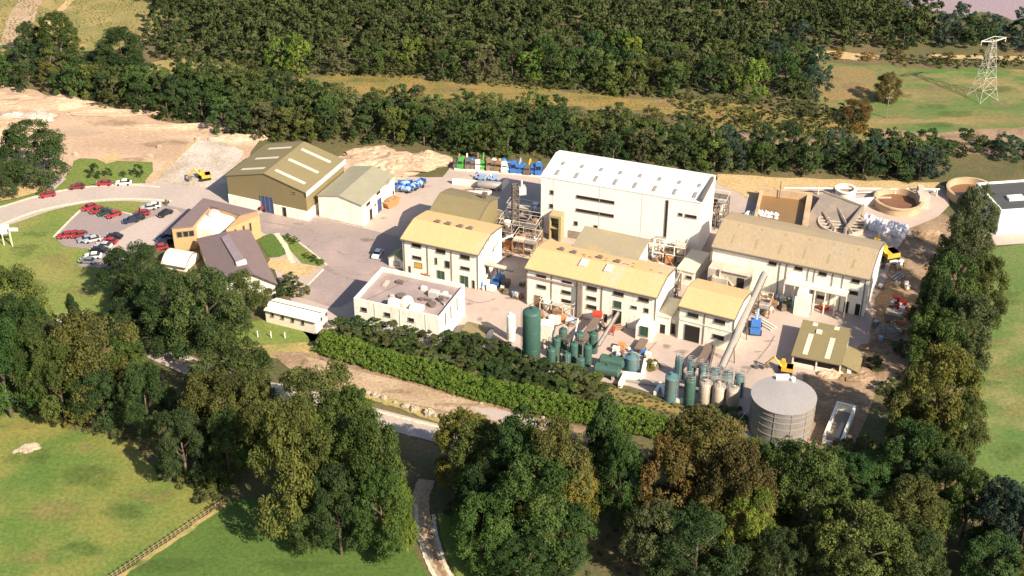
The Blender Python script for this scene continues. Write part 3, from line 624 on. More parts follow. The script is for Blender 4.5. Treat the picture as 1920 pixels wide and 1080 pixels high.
# --- ochre barrel roofed factory
def pil(b, px, z1=None, w=.28, side='F'):
    u, _ = b.fr(*px) if side == 'F' else b.rt(*px); m_ = MB(); b.bx(side, m_, u - w / 2, u + w / 2, 0, (z1 or b.h) - .35, 0, .1); b.part(m_, 'pilaster', FRAME)
b = B('factory_building', 'white three storey factory with ochre barrel roof and green ground floor doors', 'factory', (757, 512), 447, (896.5, 477))
FA = b; W = 14.2
ro = b.arch(W, 1.45, 0, b.L, WHITE, YROOF, n=4, p=1.22)
for q in ((781, 460), (826.5, 471), (872, 482)): b.win('F', *q, 2.5, .95)
for q in ((782, 483), (872.5, 503)): b.win('F', *q, 2.4, .75)
b.win('F', 839, 495.5, 1.3, 1.6); b.win('F', 818, 489, .6, 1.5)
b.door('F', 827, 517, 2.0, 2.5, GREEND, bars=1); b.door('F', 871, 528, 2.1, 2.5, GREEND, bars=1); b.door('F', 888, 532, .7, 1.9, DARK); b.door('F', 768.5, 504, .6, 2.0, DARK)
b.win('F', 785, 497, 2.0, 1.2, pane=YELLOW)
for px in ((801, 470), (846, 480), (757.8, 470), (895.5, 490)): pil(b, px)
for y in (3.2, 6.2, 9.2): 
    m_ = MB(); b.bx('R', m_, y - .12, y + .12, 0, b.h + .8, .0, .1); b.part(m_, 'pilaster', FRAME)
b.win('R', 915, 500, 1.2, 2.4, local=(4.7, 3.2))
def vent(b, x, y, m=STEELD, par=None):
    z0 = b.pr(y) - .08; q = MB(); q.box(x - .45, x + .45, y - .35, y + .35, z0, z0 + .45); q.hexa([(x - .7, y - .5, z0 + .46), (x + .7, y - .5, z0 + .46), (x + .7, y + .5, z0 + .46), (x - .7, y + .5, z0 + .46), (x - .5, y - .3, z0 + .75), (x + .5, y - .3, z0 + .75), (x + .5, y + .3, z0 + .75), (x - .5, y + .3, z0 + .75)])
    q.build('roof_vent', m, par)
for x in (.30, .44, .60, .73): vent(b, b.L * x, 7.6, STEELD, ro)
# olive hall right behind it
c = b.world(.6, 14.8); a_ = b.a; Lb = b.L * .64; hb = b.h - .1
b2 = B.__new__(B); b2.A = c; b2.h = hb; b2.L = Lb; b2.a = a_; b2.u = b.u; b2.n = b.n
b2.o = thing('mill_building', 'olive roofed hall joined behind the ochre barrel roofed factory', 'hall', c, a_)
b2.arch(12.5, 1.7, 0, Lb, OLIVEX, OLIVEX, n=4, p=1.4)
m_ = MB(); m_.box(Lb * .8, Lb * .8 + 1.2, 8.3, 9.3, b2.pr(8.3) - .3, b2.pr(8.3) + 1.5); b2.part(m_, 'roof_hatch', STEELD)
# gate hut with green roof
b = B('gate_hut', 'small white hut with green gabled roof against the ochre roofed factory', 'hut', (729.5, 499), 483, (756, 489.5))
b.gable(3.6, 1.2, WHITE, mat('green_felt_roof', (.20, .24, .10), (.24, .26, .13), .8, .8), over=.25)
b.win('F', 744, 494, 1.5, 1.0, pane=SKYG)
# --- flat roofed white building
b = B('flat_roof_building', 'flat roofed white building with parapet and pale plant on its roof', 'building', (667, 617), 559, (822, 594))
Wf = 14.5; hh = b.h; t = .35; zr = hh - 1.1
m_ = MB(); m_.box(0, b.L, 0, Wf, 0, zr - .02)
m_.box(0, b.L, 0, t, zr - .02, hh); m_.box(0, b.L, Wf - t, Wf, zr - .02, hh); m_.box(0, t, t, Wf - t, zr - .02, hh); m_.box(b.L - t, b.L, t, Wf - t, zr - .02, hh - .35)
b.part(m_, 'walls', WHITE)
m_ = MB(); m_.box(t, b.L - t, t, Wf - t, zr - .02, zr + .05); ro = b.part(m_, 'roof', mat('grey_roof_felt', (.30, .225, .21), (.265, .20, .19), .3, .9, col3=(.35, .27, .24), scale3=.2))
m_ = MB(); m_.lathe([(1.5, zr), (1.5, zr + 1.2), (1.2, zr + 1.9), (.5, zr + 2.3)], 16, (b.L * .56, 3.2, 0)); m_.build('vent_cowl', CREAM, ro, True)
m_ = MB(); m_.extr([(.6, zr + .05), (3.4, zr + .05), (3.2, zr + 1.2), (2.0, zr + 1.7), (.8, zr + 1.2)], b.L * .64, b.L * .64 + 2.6); m_.build('vent_hood', CREAM, ro)
m_ = MB(); m_.box(b.L * .70, b.L * .70 + 2.2, 8.2, 9.8, zr + .05, zr + 1.3); m_.box(b.L * .80, b.L * .80 + 3.2, 8.6, 9.4, zr + .6, zr + 1.0); m_.bar((b.L * .8, 8.6, zr), (b.L * .8 + 3, 6, zr + .5), .2); m_.build('air_handler', SKYG, ro)
m_ = MB(); m_.lathe([(.9, zr + .05), (.9, zr + .8)], 14, (b.L * .82, 5.0, 0)); m_.lathe([(1.1, zr + .05), (1.1, zr + .5)], 14, (b.L * .43, 6.0, 0)); m_.build('roof_fan', STEELD, ro)
m_ = MB(); m_.bar((b.L * .45, 1.2, zr + .3), (b.L * .58, 3.6, zr + .9), .16); m_.bar((b.L * .38, 2.4, zr + .3), (b.L * .46, 1.0, zr + 1.4), .12); m_.build('pipe', STEELD, ro)
for k, (x, y, w_, d_, h_, m) in enumerate([(.30, 11.0, 1.6, .9, .7, STEELD), (.34, 5.0, .8, .8, .6, CONC), (.60, 10.5, 1.2, 1.0, .8, CREAM), (.74, 6.6, 1.6, .7, .5, STEELD), (.87, 9.6, 1.0, 1.4, 1.0, CREAM), (.88, 7.4, .9, .9, 1.3, STEELD), (.66, 6.2, .7, .7, .6, STEELD), (.16, 9.5, .9, 2.4, .35, CONC)]):
    m_ = MB(); m_.box(b.L * x - w_ / 2, b.L * x + w_ / 2, y - d_ / 2, y + d_ / 2, zr + .052, zr + .05 + h_); m_.build('plant_box', m, ro)
m_ = MB(); m_.extr([(.38, zr + .05), (2.6, zr + .05), (2.6, zr + 1.6), (1.9, zr + 2.2), (.9, zr + 2.2), (.38, zr + 1.6)], b.L * .40, b.L * .40 + 2.2); m_.build('vent_hood', CREAM, ro)
m_ = MB(); m_.bar((b.L * .1, 1.2, zr + .2), (b.L * .36, 12.5, zr + .2), .08); m_.bar((b.L * .5, 4.6, zr + .2), (b.L * .9, 11.5, zr + .2), .08); m_.build('cable_run', STEELD, ro)
for x in (.12, .4, .68): b.win('F', 0, 0, 1.5, .9, local=(b.L * x, hh - 2.4))
for y in (3.5, 6.5, 10): b.win('R', 0, 0, .5, 2.6, local=(y, hh - 2.6), pane=STEELD)
for x in (.25, .55, .85): m_ = MB(); b.bx('F', m_, b.L * x - .1, b.L * x + .1, 0, hh - .2, 0, .08); b.part(m_, 'pilaster', CREAM)
# --- central factory
b = B('factory_building', 'longest white factory with ochre barrel roof, two grey rooflights and street of pipes', 'factory', (986.5, 570), 502, (1231, 557))
FC = b; W = 13.4
ro = b.arch(W, 1.45, 0, b.L, WHITE, YROOF, n=4, p=1.22)
for q in ((1015, 519), (1063, 530.5), (1110, 541), (1160, 551), (1207, 562)): b.win('F', *q, 2.5, .85)
for q in ((1015.5, 537.5), (1062, 548), (1109.5, 559)): b.win('F', *q, 2.3, .8)
b.win('F', 1158, 571, 1.9, 1.6, pane=GREEND); b.win('F', 1189, 576, 1.4, .6); b.win('F', 1212, 582, 1.1, 1.0)
for q in ((1062, 565), (1109.5, 575.5)): b.win('F', *q, 2.4, .9)
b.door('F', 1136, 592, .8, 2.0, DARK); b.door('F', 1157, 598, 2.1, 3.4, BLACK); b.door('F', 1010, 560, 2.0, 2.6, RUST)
for px in ((1034, 530), (1128.5, 550), (988, 520), (1229.5, 570), (1082, 540)): pil(b, px)
u, _ = b.fr(1089, 550); m_ = MB(); m_.box(u - .55, u + .55, -.8, -.01, 0, b.h - .4); b.part(m_, 'service_duct', CONCD)
m_ = MB(); m_.bar((1.0, -.35, b.h - 1.7), (b.L * .42, -.35, b.h - 1.7), .14); m_.bar((1.0, -.3, b.h - 2.0), (b.L * .36, -.3, b.h - 2.0), .1); b.part(m_, 'wall_pipe', mat('pink_pipe', (.45, .31, .26)))
for x, y in ((.17, 8.4), (.27, 8.2), (.47, 8.6), (.61, 8.4)): vent(b, b.L * x, y, STEELD, ro)
for x in (.36, .555):
    y0, y1 = 3.6, 6.2; q = MB(); q.hexa([(b.L * x, y0, b.pr(y0) - .1), (b.L * x + 1.7, y0, b.pr(y0) - .1), (b.L * x + 1.7, y1, b.pr(y1) - .1), (b.L * x, y1, b.pr(y1) - .1), (b.L * x, y0, b.pr(y0) + .35), (b.L * x + 1.7, y0, b.pr(y0) + .35), (b.L * x + 1.7, y1, b.pr(y1) + .3), (b.L * x, y1, b.pr(y1) + .3)]); q.build('rooflight', SKYG, ro)
for k in range(14):
    x = b.L * random.uniform(.3, .95); y = random.uniform(7.4, 9.6); q = MB(); q.hexa([(x, y, b.pr(y) - .05), (x + .7, y, b.pr(y) - .05), (x + .75, y + .2, b.pr(y + .2) - .05), (x + .05, y + .2, b.pr(y + .2) - .05), (x, y, b.pr(y) + .12), (x + .7, y, b.pr(y) + .12), (x + .75, y + .2, b.pr(y + .2) + .12), (x + .05, y + .2, b.pr(y + .2) + .12)]); q.build('roof_patch', RUST, ro)
for y in (3.5, 6.6, 9.8): m_ = MB(); b.bx('R', m_, y - .12, y + .12, 0, b.h + .6, 0, .1); b.part(m_, 'pilaster', CREAM)
# porch annex with green door
x0 = b.fr(1193, 600, -3.6)[0]; x1 = b.fr(1222, 605, -3.6)[0]
m_ = MB(); m_.box(x0, x1, -3.6, -.12, 0, 3.6); b.part(m_, 'porch', WHITE)
b.win('F', 1207.5, 621, 2.0, 2.2, 'door', GREEND, off=3.6)
m_ = MB(); m_.box(b.L + .1, b.L + 3.2, 1.0, 9.0, 0, 4.4); b.part(m_, 'side_annex', WHITE)
m_ = MB(); m_.box(b.L + .1, b.L + 3.4, .8, 9.2, 4.42, 4.7); b.part(m_, 'annex_roof', SKYL)
m_ = MB(); m_.box(b.L + 1.0, b.L + 2.2, .93, .99, 0.05, 2.4); b.part(m_, 'door', DARK)
# grey shed roof behind it
c = b.world(b.L * .26, 15.5)
b2 = B.__new__(B); b2.A = c; b2.a = b.a; b2.u = b.u; b2.n = b.n; b2.h = b.h + .3
q0 = P(1075, 463, b2.h); q1 = P(1194, 489, b2.h); b2.A = Vector((q0.x, q0.y, 0)); b2.L = (q1 - q0).length
b2.o = thing('filter_house', 'building with plain grey brown roof between ochre factory and tall pale hall', 'building', b2.A, b.a)
m_ = MB(); m_.extr([(0, 0), (8, 0), (8, b2.h + 1.1), (0, b2.h - .05)], 0, b2.L); b2.part(m_, 'walls', WHITE)
m_ = MB(); m_.extr([(-.3, b2.h - .06), (8.3, b2.h + 1.14), (8.3, b2.h + 1.4), (-.3, b2.h + .2)], -.3, b2.L + .3); b2.part(m_, 'roof', mat('patched_grey_roof', (.29, .24, .16), (.34, .27, .16), .15, .8, col3=(.42, .29, .12), scale3=.12, wave=('X', .6, .06)))
# low buildings between the two ochre roofs
b2 = B('pump_house', 'low cream pump house with flat tan roof between the two ochre roofed buildings', 'pump house', (1268, 530), 505, (1302, 513))
m_ = MB(); m_.box(0, b2.L, 0, 10, 0, b2.h - .02); b2.part(m_, 'walls', WHITE); m_ = MB(); m_.box(-.2, b2.L + .2, -.2, 10.2, b2.h, b2.h + .3); b2.part(m_, 'roof', SKYL)
b2.win('F', 1292, 520, 1.4, .7)
# --- small ochre building with garage door
b = B('workshop', 'small ochre roofed white workshop with large black open doorway', 'workshop', (1270.5, 634), 573, (1377, 598))
W = 12.0
ro = b.arch(W, 1.35, 0, b.L, WHITE, YROOF, n=4, p=1.22)
b.win('F', 1299.5, 591, 2.6, .9); b.win('F', 1349.5, 603, 2.6, .9); b.win('F', 1347, 632, 2.6, 1.0)
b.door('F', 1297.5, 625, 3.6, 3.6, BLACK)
for px in ((1321, 600), (1271.5, 590), (1376, 610)): pil(b, px)
m_ = MB(); b.bx('F', m_, .2, b.L - .2, b.fr(1322, 610)[1] - .12, b.fr(1322, 610)[1] + .12, 0, .12); b.part(m_, 'string_course', CREAM)
# link with dark doors
c = FC.world(FC.L + 3.5, -.5)
b2 = B('link_block', 'low white link with paired dark doors between two ochre roofed buildings', 'link building', (1250, 622), 596, (1268, 600))
m_ = MB(); m_.box(0, b2.L, 0, 3, 0, b2.h); b2.part(m_, 'walls', WHITE); b2.door('F', 1256, 612, .9, 2.2, DARK); b2.door('F', 1263, 613, .9, 2.2, DARK)
# --- right-hand factory
b = B('factory_building', 'long white factory with tan barrel roof, grey projecting plant and raised walkway', 'factory', (1331, 531), 462, (1630, 523))
FR_ = b; W = 17.5
ro = b.arch(W, 2.7, 0, b.L, WHITE, TROOF, n=4, p=1.3)
for q in ((1449, 494), (1497.5, 503.5), (1542.5, 513.5), (1604.5, 527)): b.win('F', *q, 1.9, .8)
for q in ((1538, 538), (1601, 549), (1539, 557)): b.win('F', *q, 1.9, .8)
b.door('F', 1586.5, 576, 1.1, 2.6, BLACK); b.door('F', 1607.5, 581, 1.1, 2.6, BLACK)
for px in ((1462, 500), (1475, 500), (1515, 510), (1527, 512), (1561, 520), (1580, 524), (1622, 535), (1332.5, 490)): pil(b, px)
for k in range(6):
    x = b.L * (.1 + .155 * k)
    for (y0, y1) in ((1.5, 4.2), (7.2, 9.0)):
        q = MB(); q.hexa([(x, y0, b.pr(y0) - .1), (x + .5, y0, b.pr(y0) - .1), (x + .5, y1, b.pr(y1) - .1), (x, y1, b.pr(y1) - .1), (x, y0, b.pr(y0) + .06), (x + .5, y0, b.pr(y0) + .06), (x + .5, y1, b.pr(y1) + .06), (x, y1, b.pr(y1) + .06)])
        q.build('sheet_strip', mat('dull_strip', (.30, .22, .12)), ro)
xa = b.fr(1417, 500)[0]
m_ = MB(); m_.box(.3, xa, -4.0, -.12, 0, b.h - 3.6); m_.box(xa * .15, xa * .5, -5.0, -4.02, 0, b.h - 5.2); b.part(m_, 'plant_block', mat('stained_concrete', (.62, .55, .43), (.38, .32, .25), .35, .9, mix=.45))
m_ = MB(); m_.box(xa * .70, xa * .86, -4.08, -3.98, b.h - 7.2, b.h - 4.5); b.part(m_, 'window', DARK)
m_ = MB(); m_.bar((xa * .3, -4.2, 0), (xa * .3, -4.2, b.h - 3.2), .25, 8); m_.bar((xa * .3, -4.2, b.h - 3.4), (xa * .95, -4.2, b.h - 3.4), .22, 8); m_.bar((xa * .62, -4.1, b.h - 7), (xa * .45, -4.1, b.h - 5), .2, 8); b.part(m_, 'pipe', CONC)
m_ = MB(); x0 = b.fr(1472, 525, -2.6)[0]; x1 = b.fr(1589, 548, -2.6)[0]; zw = b.h - 4.0
m_.box(x0, x1, -2.8, -.12, zw - .25, zw)
for x in np.linspace(x0, x1, 7):
    m_.box(x - .12, x + .12, -2.75, -2.5, 0, zw - .26); m_.bar((x, -2.7, zw), (x, -2.7, zw + 1.1), .05, 4)
m_.bar((x0, -2.7, zw + 1.1), (x1, -2.7, zw + 1.1), .05, 4); m_.bar((x0, -2.7, zw + .6), (x1, -2.7, zw + .6), .04, 4)
b.part(m_, 'walkway', CREAM)
x0 = b.fr(1491, 560, -5)[0]
m_ = MB(); m_.box(x0, x0 + 3.4, -5.5, -2.9, 0, 4.8); m_.box(x0 + .4, x0 + 2.6, -5.4, -3.2, 4.8, 6.2); b.part(m_, 'stair_tower', WHITE)
# --- tall pale hall
b = B('process_hall', 'tall pale windowless process hall with two long slit windows and white roof', 'process hall', (1013.5, 436), 331, (1315.5, 381))
HALL = b; D = 15.0; HATCH = mat('roof_hatch_grey', (.30, .27, .24), (.24, .22, .2), 1.0, .6)
m_ = MB(); m_.extr([(0, 0), (D, 0), (D, b.h - .02), (D * .8, b.h + .8), (0, b.h - .02)], 0, b.L); b.part(m_, 'walls', HALLW)
m_ = MB(); m_.extr([(-.15, b.h - .02), (D * .8, b.h + .82), (D + .15, b.h - .02), (D + .15, b.h + .2), (D * .8, b.h + 1.04), (-.15, b.h + .2)], -.15, b.L + .15); ro = b.part(m_, 'roof', HALLR)
b.pr = lambda y: b.h + .2 + .84 * (y / (D * .8))
for k in range(8):
    for y0, y1, m in ((1.2, 3.8, HATCH), (6.4, 7.9, HATCH)):
        x = b.L * (.075 + .123 * k); q = MB(); q.hexa([(x, y0, b.pr(y0) - .1), (x + .7, y0, b.pr(y0) - .1), (x + .7, y1, b.pr(y1) - .1), (x, y1, b.pr(y1) - .1), (x, y0, b.pr(y0) + .25), (x + .7, y0, b.pr(y0) + .25), (x + .7, y1, b.pr(y1) + .25), (x, y1, b.pr(y1) + .25)]); q.build('rooflight', m, ro)
m_ = MB(); m_.box(b.L - .4, b.L + .2, 0, D * .8, b.h + .3, b.h + 1.3); m_.build('verge_flashing', STEELD, ro)
for q in ((1035, 360.5), (1034, 386), (1080, 418.5), (1117, 426)): b.win('F', *q, 1.0, 1.0)
b.win('F', 1116.4, 374, 9.8, .75); b.win('F', 1115.5, 399, 9.8, .75); b.win('F', 1249, 411.4, .75, 9.0); b.win('F', 1276, 402, 1.1, .7); b.win('F', 1295.5, 405.6, 2.9, .75)
b.door('F', 1146, 440, 1.4, 2.6, CREAM)
x0 = b.fr(1029, 450, -3)[0]; x1 = b.fr(1051, 450, -3)[0]
m_ = MB(); m_.box(x0, x0 + .25, -3, -.05, 0, 7.2); m_.box(x1 - .6, x1, -3, -.05, 0, 7.2); m_.box(x0 + .25, x1 - .6, -3, -.05, 6.6, 7.2); m_.box(x0 + .25, x1 - .6, -.5, -.06, 0, 6.6); m_.box(x0 + .25, x1 - .6, -2.8, -.5, 3.4, 3.6); b.part(m_, 'stair_tower', mat('buff_sheet', (.34, .27, .14)))
m_ = MB(); m_.box(x1 + 1, b.L * .7, -.12, -.01, 0, 2.2); b.part(m_, 'plinth', CONCD)
for x in (.08, .375, .64, .80):
    m_ = MB(); b.bx('F', m_, b.L * x - .05, b.L * x + .05, 2.3, b.h - .1, .004, .06); b.part(m_, 'cladding_joint', mat('joint_line', (.55, .48, .41)))
# --- open fronted shed
b = B('open_shed', 'olive roofed open fronted shed with cream rooflights and lean to', 'shed', (1484, 686), 666, (1577, 684))
D = 13.0; hh = b.h; Ls = b.L; k = .12
z_ = lambda y: hh + k * y * .6
m_ = MB(); m_.box(.0, .2, .3, D, 0, hh); m_.box(0, Ls, D - .2, D, 0, hh); m_.box(Ls - .2, Ls, .3, D - .2, 0, hh); m_.box(.0, Ls, .1, .35, 0, .9); b.part(m_, 'walls', CREAM)
m_ = MB()
for x in (.1, Ls * .5, Ls - .1): m_.box(x - .15, x + .15, -.05, .25, 0, hh)
m_.box(0, Ls, -.04, .2, hh - .35, hh - .01); b.part(m_, 'post', CREAM)
m_ = MB(); m_.extr([(-.4, hh), (D + .2, hh + .9), (D + .2, hh + 1.1), (-.4, hh + .2)], -.3, Ls + .15); ro = b.part(m_, 'roof', OLIVEX)
zf = lambda y: hh + .2 + .9 * (y + .4) / (D + .6)
for x, y0, y1 in ((.18, .8, 8.4), (.64, .8, 8.4), (.20, 11.6, 12.8), (.66, 11.6, 12.8)):
    q = MB(); q.hexa([(Ls * x, y0, zf(y0) - .1), (Ls * x + 1.1, y0, zf(y0) - .1), (Ls * x + 1.1, y1, zf(y1) - .1), (Ls * x, y1, zf(y1) - .1), (Ls * x, y0, zf(y0) + .07), (Ls * x + 1.1, y0, zf(y0) + .07), (Ls * x + 1.1, y1, zf(y1) + .07), (Ls * x, y1, zf(y1) + .07)]); q.build('rooflight', SKYL, ro)
q = MB(); q.box(Ls * .32, Ls * .32 + 1.2, 9.0, 10.2, zf(9) - .1, zf(10) + .3); q.build('roof_hatch', CREAM, ro)
m_ = MB(); m_.extry([(Ls + .2, 0), (Ls + 3.6, 0), (Ls + 3.6, hh - 1.3), (Ls + .2, hh - .05)], .4, 7.5); b.part(m_, 'lean_to_walls', OLIVE)
m_ = MB(); m_.extry([(Ls + .16, hh - .02), (Ls + 3.9, hh - 1.4), (Ls + 3.9, hh - 1.2), (Ls + .16, hh + .18)], .1, 7.8); b.part(m_, 'lean_to_roof', OLIVE)
m_ = MB(); m_.box(Ls + 1.4, Ls + 2.3, .28, .38, 0.03, 2.1); b.part(m_, 'door', SIGNW)
# --- white building at the side
b = B('treatment_building', 'white flat roofed building with dark roof at the edge of the trees', 'building', (1868, 441), 398, (1960, 392))
hh = b.h; D = 15
m_ = MB(); m_.box(0, 16, 0, D, 0, hh); m_.box(0, 16, 0, .5, hh, hh + .5); m_.box(0, 16, D - .5, D, hh, hh + .5); m_.box(0, .5, .5, D - .5, hh, hh + .5); m_.box(15.5, 16, .5, D - .5, hh, hh + .5); b.part(m_, 'walls', WHITE)
m_ = MB(); m_.box(.5, 15.5, .5, D - .5, hh + .003, hh + .1); ro = b.part(m_, 'roof', mat('dark_felt', (.06, .06, .062), (.075, .072, .07), .4, .8))
q = MB(); q.box(4.5, 8.5, 5, 7, hh + .1, hh + .8); q.build('roof_hatch', WHITE, ro)
b.win('T', 0, 0, 1.2, 1.8, local=(4, 2.2)); b.win('T', 0, 0, 1.2, 1.8, local=(9, 2.2))
# --- olive arched hut
b = B('arched_hut', 'low olive arched roof hut at the top of the planted slope', 'hut', (864, 640), 634, (905, 640), h=1.6)
b.arch(5.5, 1.3, 0, b.L, WHITE, OLIVEX, over=.1, n=10, thick=.15)
# ================================================================ tanks and plant
def tank(name, label, px, top, base, wpx, m, group=None, roof='dome', cat='tank', ladder=True, rail=False, legs=False, railm=None):
    A = P(px, base); r = wpx / 2 / ppm(px, base); h = hgt(A, top)
    h = max(1.5, h - r * .25)
    t = thing(name, label, cat, A, random.uniform(0, 6), group); n = 28
    z0 = .9 if legs else .0
    b_ = MB()
    if roof == 'dome': b_.lathe([(r * .98, z0), (r, z0 + .05), (r, h - r * .3), (r * .97, h - r * .22), (r * .7, h - r * .06), (r * .3, h), (.01, h + .02)], n)
    elif roof == 'cone': b_.lathe([(r, z0), (r, h - r * .45), (r * 1.03, h - r * .45), (r * .1, h + r * .1), (.01, h + r * .1)], n)
    else: b_.lathe([(r, z0), (r, h)], n)
    b_.build('shell', m, t, True)
    for zz in (.33, .66):
        q = MB(); q.lathe([(r + .03, z0 + (h - z0) * zz - .05), (r + .06, z0 + (h - z0) * zz), (r + .03, z0 + (h - z0) * zz + .05)], n, close=False)
        q.build('band', m, t)
    q = MB(); q.lathe([(.28, h - .1), (.28, h + .4), (.34, h + .4), (.34, h + .5)], 12, (r * .2, 0, 0)); q.build('manhole', m, t)
    if ladder:
        q = MB(); a = 2.2; c, s_ = math.cos(a), math.sin(a)
        for e in (-.22, .22): q.bar(((r + .25) * c - e * s_, (r + .25) * s_ + e * c, 0), ((r + .25) * c - e * s_, (r + .25) * s_ + e * c, h + .7), .04, 4)
        for k in range(int(h / .6)): q.bar(((r + .25) * c + .22 * s_, (r + .25) * s_ - .22 * c, .4 + k * .6), ((r + .25) * c - .22 * s_, (r + .25) * s_ + .22 * c, .4 + k * .6), .025, 4)
        q.build('ladder', railm or STEEL, t)
    if rail:
        q = MB(); rr = r * .92
        for zz in (.55, 1.1):
            for j in range(16):
                a0, a1 = j * math.pi / 8, (j + 1) * math.pi / 8; q.bar((rr * math.cos(a0), rr * math.sin(a0), h + zz), (rr * math.cos(a1), rr * math.sin(a1), h + zz), .04, 4)
        for j in range(16): a0 = j * math.pi / 8; q.bar((rr * math.cos(a0), rr * math.sin(a0), h - .4), (rr * math.cos(a0), rr * math.sin(a0), h + 1.1), .04, 4)
        q.build('guard_rail', STEEL, t)
    if legs:
        for j in range(4): a0 = j * math.pi / 2 + .7; q = MB(); q.bar((r * .85 * math.cos(a0), r * .85 * math.sin(a0), 0), (r * .85 * math.cos(a0), r * .85 * math.sin(a0), z0 + .2), .12, 6); q.build('leg', STEELD, t)
    return t
tank('storage_tank', 'very tall dark green storage tank rising above all the others', 996, 577, 684, 34, TANKG)
tank('silo', 'slim white silo beside the tall green tank', 958, 588, 636, 16, WHITE, cat='silo', ladder=False)
b = B('switch_cabin', 'tall pale box cabin standing right behind the tall green tank', 'cabin', (1013, 652), 610, (1034, 613))
m_ = MB(); m_.box(0, b.L, 0, 2.4, 0, b.h); b.part(m_, 'walls', CREAM); m_ = MB(); m_.box(-.1, b.L + .1, -.1, 2.5, b.h + .003, b.h + .2); b.part(m_, 'roof', WHITE); b.door('F', 1022, 650, .9, 2.1, CREAM)
gt = [(1055, 615, 658, 16, 'green tank at the back of the cluster, second from the tall tank side'),
      (1086, 622, 668, 17, 'green tank standing against the foot of the brown sloping belt'),
      (1112, 622, 660, 17, 'green tank furthest from the tall tank, by the thin inclined pipe'),
      (1043, 632, 674, 15, 'slim green tank between the rear tank and the front row'),
      (1075, 641, 686, 16, 'tallest green tank of the front row in the cluster'),
      (1101, 646, 684, 16, 'green tank in front of the belt, beside the slope bushes'),
      (1033, 651, 690, 17, 'green tank nearest the foot of the tall storage tank'),
      (1062, 661, 696, 16, 'short green tank low in the front row among bushes'),
      (1088, 669, 700, 15, 'lowest green tank, mostly hidden by slope bushes')]
for px, t0, b0, w_, lb in gt: tank('storage_tank', lb, px, t0, b0, w_, TANKG, 'cluster of small green tanks')
tank('storage_tank', 'wide grey green tank standing alone beyond the lying tanks', 1184, 661, 694, 26, TANKB, roof='cone')
bt = [(1272, 670, 708, 17, 'blue grey tank at the end of the rear row by the yellow bush'), (1294, 677, 716, 16, 'second blue grey tank of the rear row'), (1316, 684, 724, 17, 'blue grey tank under the brown belt in the rear row'),
      (1338, 690, 730, 21, 'blue grey tank behind the first white tank'), (1361, 697, 738, 20, 'blue grey tank at the foot of the long pipe conveyor'), (1383, 702, 742, 18, 'last blue grey tank of the rear row toward the steel tank')]
for px, t0, b0, w_, lb in bt: tank('storage_tank', lb, px, t0, b0, w_, TANKB, 'rear row of blue grey tanks', rail=True)
tank('storage_tank', 'dark teal tank with conical cap at the front corner', 1258, 699, 748, 27, TANKB, roof='cone')
tank('storage_tank', 'dark green tank with rails between conical tank and white tanks', 1291, 708, 758, 21, TANKG, rail=True)
for px, t0, b0, lb in ((1320, 712, 760, 'white tank next to the dark green tank'), (1345, 718, 766, 'middle one of the three white tanks'), (1371, 724, 772, 'white tank nearest the great steel tank')):
    tank('storage_tank', lb, px, t0, b0, 25, TANKW, 'three white tanks in a row', rail=True)
for (px, py, ln, lb) in ((1147, 687, 42, 'green horizontal tank lying behind the low white wall, upper one'), (1138, 703, 44, 'green horizontal tank lying lower on the slope')):
    A = P(px, py + 4); L_t = ln / ppm(px, py); t = thing('horizontal_tank', lb, 'tank', A, R(-19), 'two lying green tanks')
    q = MB(); prof = [(.02, -L_t / 2 - .5), (.8, -L_t / 2 - .3), (1.3, -L_t / 2), (1.3, L_t / 2), (.8, L_t / 2 + .3), (.02, L_t / 2 + .5)]
    q.lathe(prof, 20); ob = q.build('shell', TANKG, t, True); ob.rotation_euler = (0, R(90), 0); ob.location = (0, 0, 1.9)
    for sx in (-L_t * .3, L_t * .3): q = MB(); q.box(sx - .3, sx + .3, -1.1, 1.1, 0, 1.2); q.build('saddle', CONC, t)
    q = MB(); q.lathe([(.3, 3.1), (.3, 3.5)], 12); q.build('manhole', TANKG, t)
# low white retaining walls by the tanks
def lowwall(name, label, pts, h, wd, m=WHITE, cat='wall', z=0):
    o = strip(name, pts, wd, z, m, 0, None, h); return tag(o, label, cat)
def polywall(name, label, px, h, wd, m=WHITE, cat='wall'):
    q = MB(); pts = [P(*a) for a in px]
    for i, (a, c) in enumerate(zip(pts[:-1], pts[1:])):
        d = (c - a).normalized(); nn = Vector((-d.y, d.x, 0)) * wd / 2; ex = d * wd * .5; a2 = a - ex * (i > 0) * .0; c2 = c + ex
        q.hexa([(a2 - nn), (c2 - nn), (c2 + nn), (a2 + nn)] + [p + Vector((0, 0, h + .003 * i)) for p in (a2 - nn, c2 - nn, c2 + nn, a2 + nn)])
    return tag(q.build(name, m), label, cat)
polywall('retaining_wall', 'white zigzag retaining wall at the end of the lying green tanks', [(1162, 728), (1172, 708), (1204, 712), (1210, 684)], 1.4, .8)
polywall('retaining_wall', 'pale wall running along slope foot below the blue grey tanks', [(1228, 742), (1238, 724), (1246, 744), (1262, 752), (1290, 758)], 1.0, .7)
o = polywall('drain_pipe', 'grey pipe lying down the slope between white walls', [(1176, 716), (1240, 726)], .5, .6, STEEL, 'pipe')
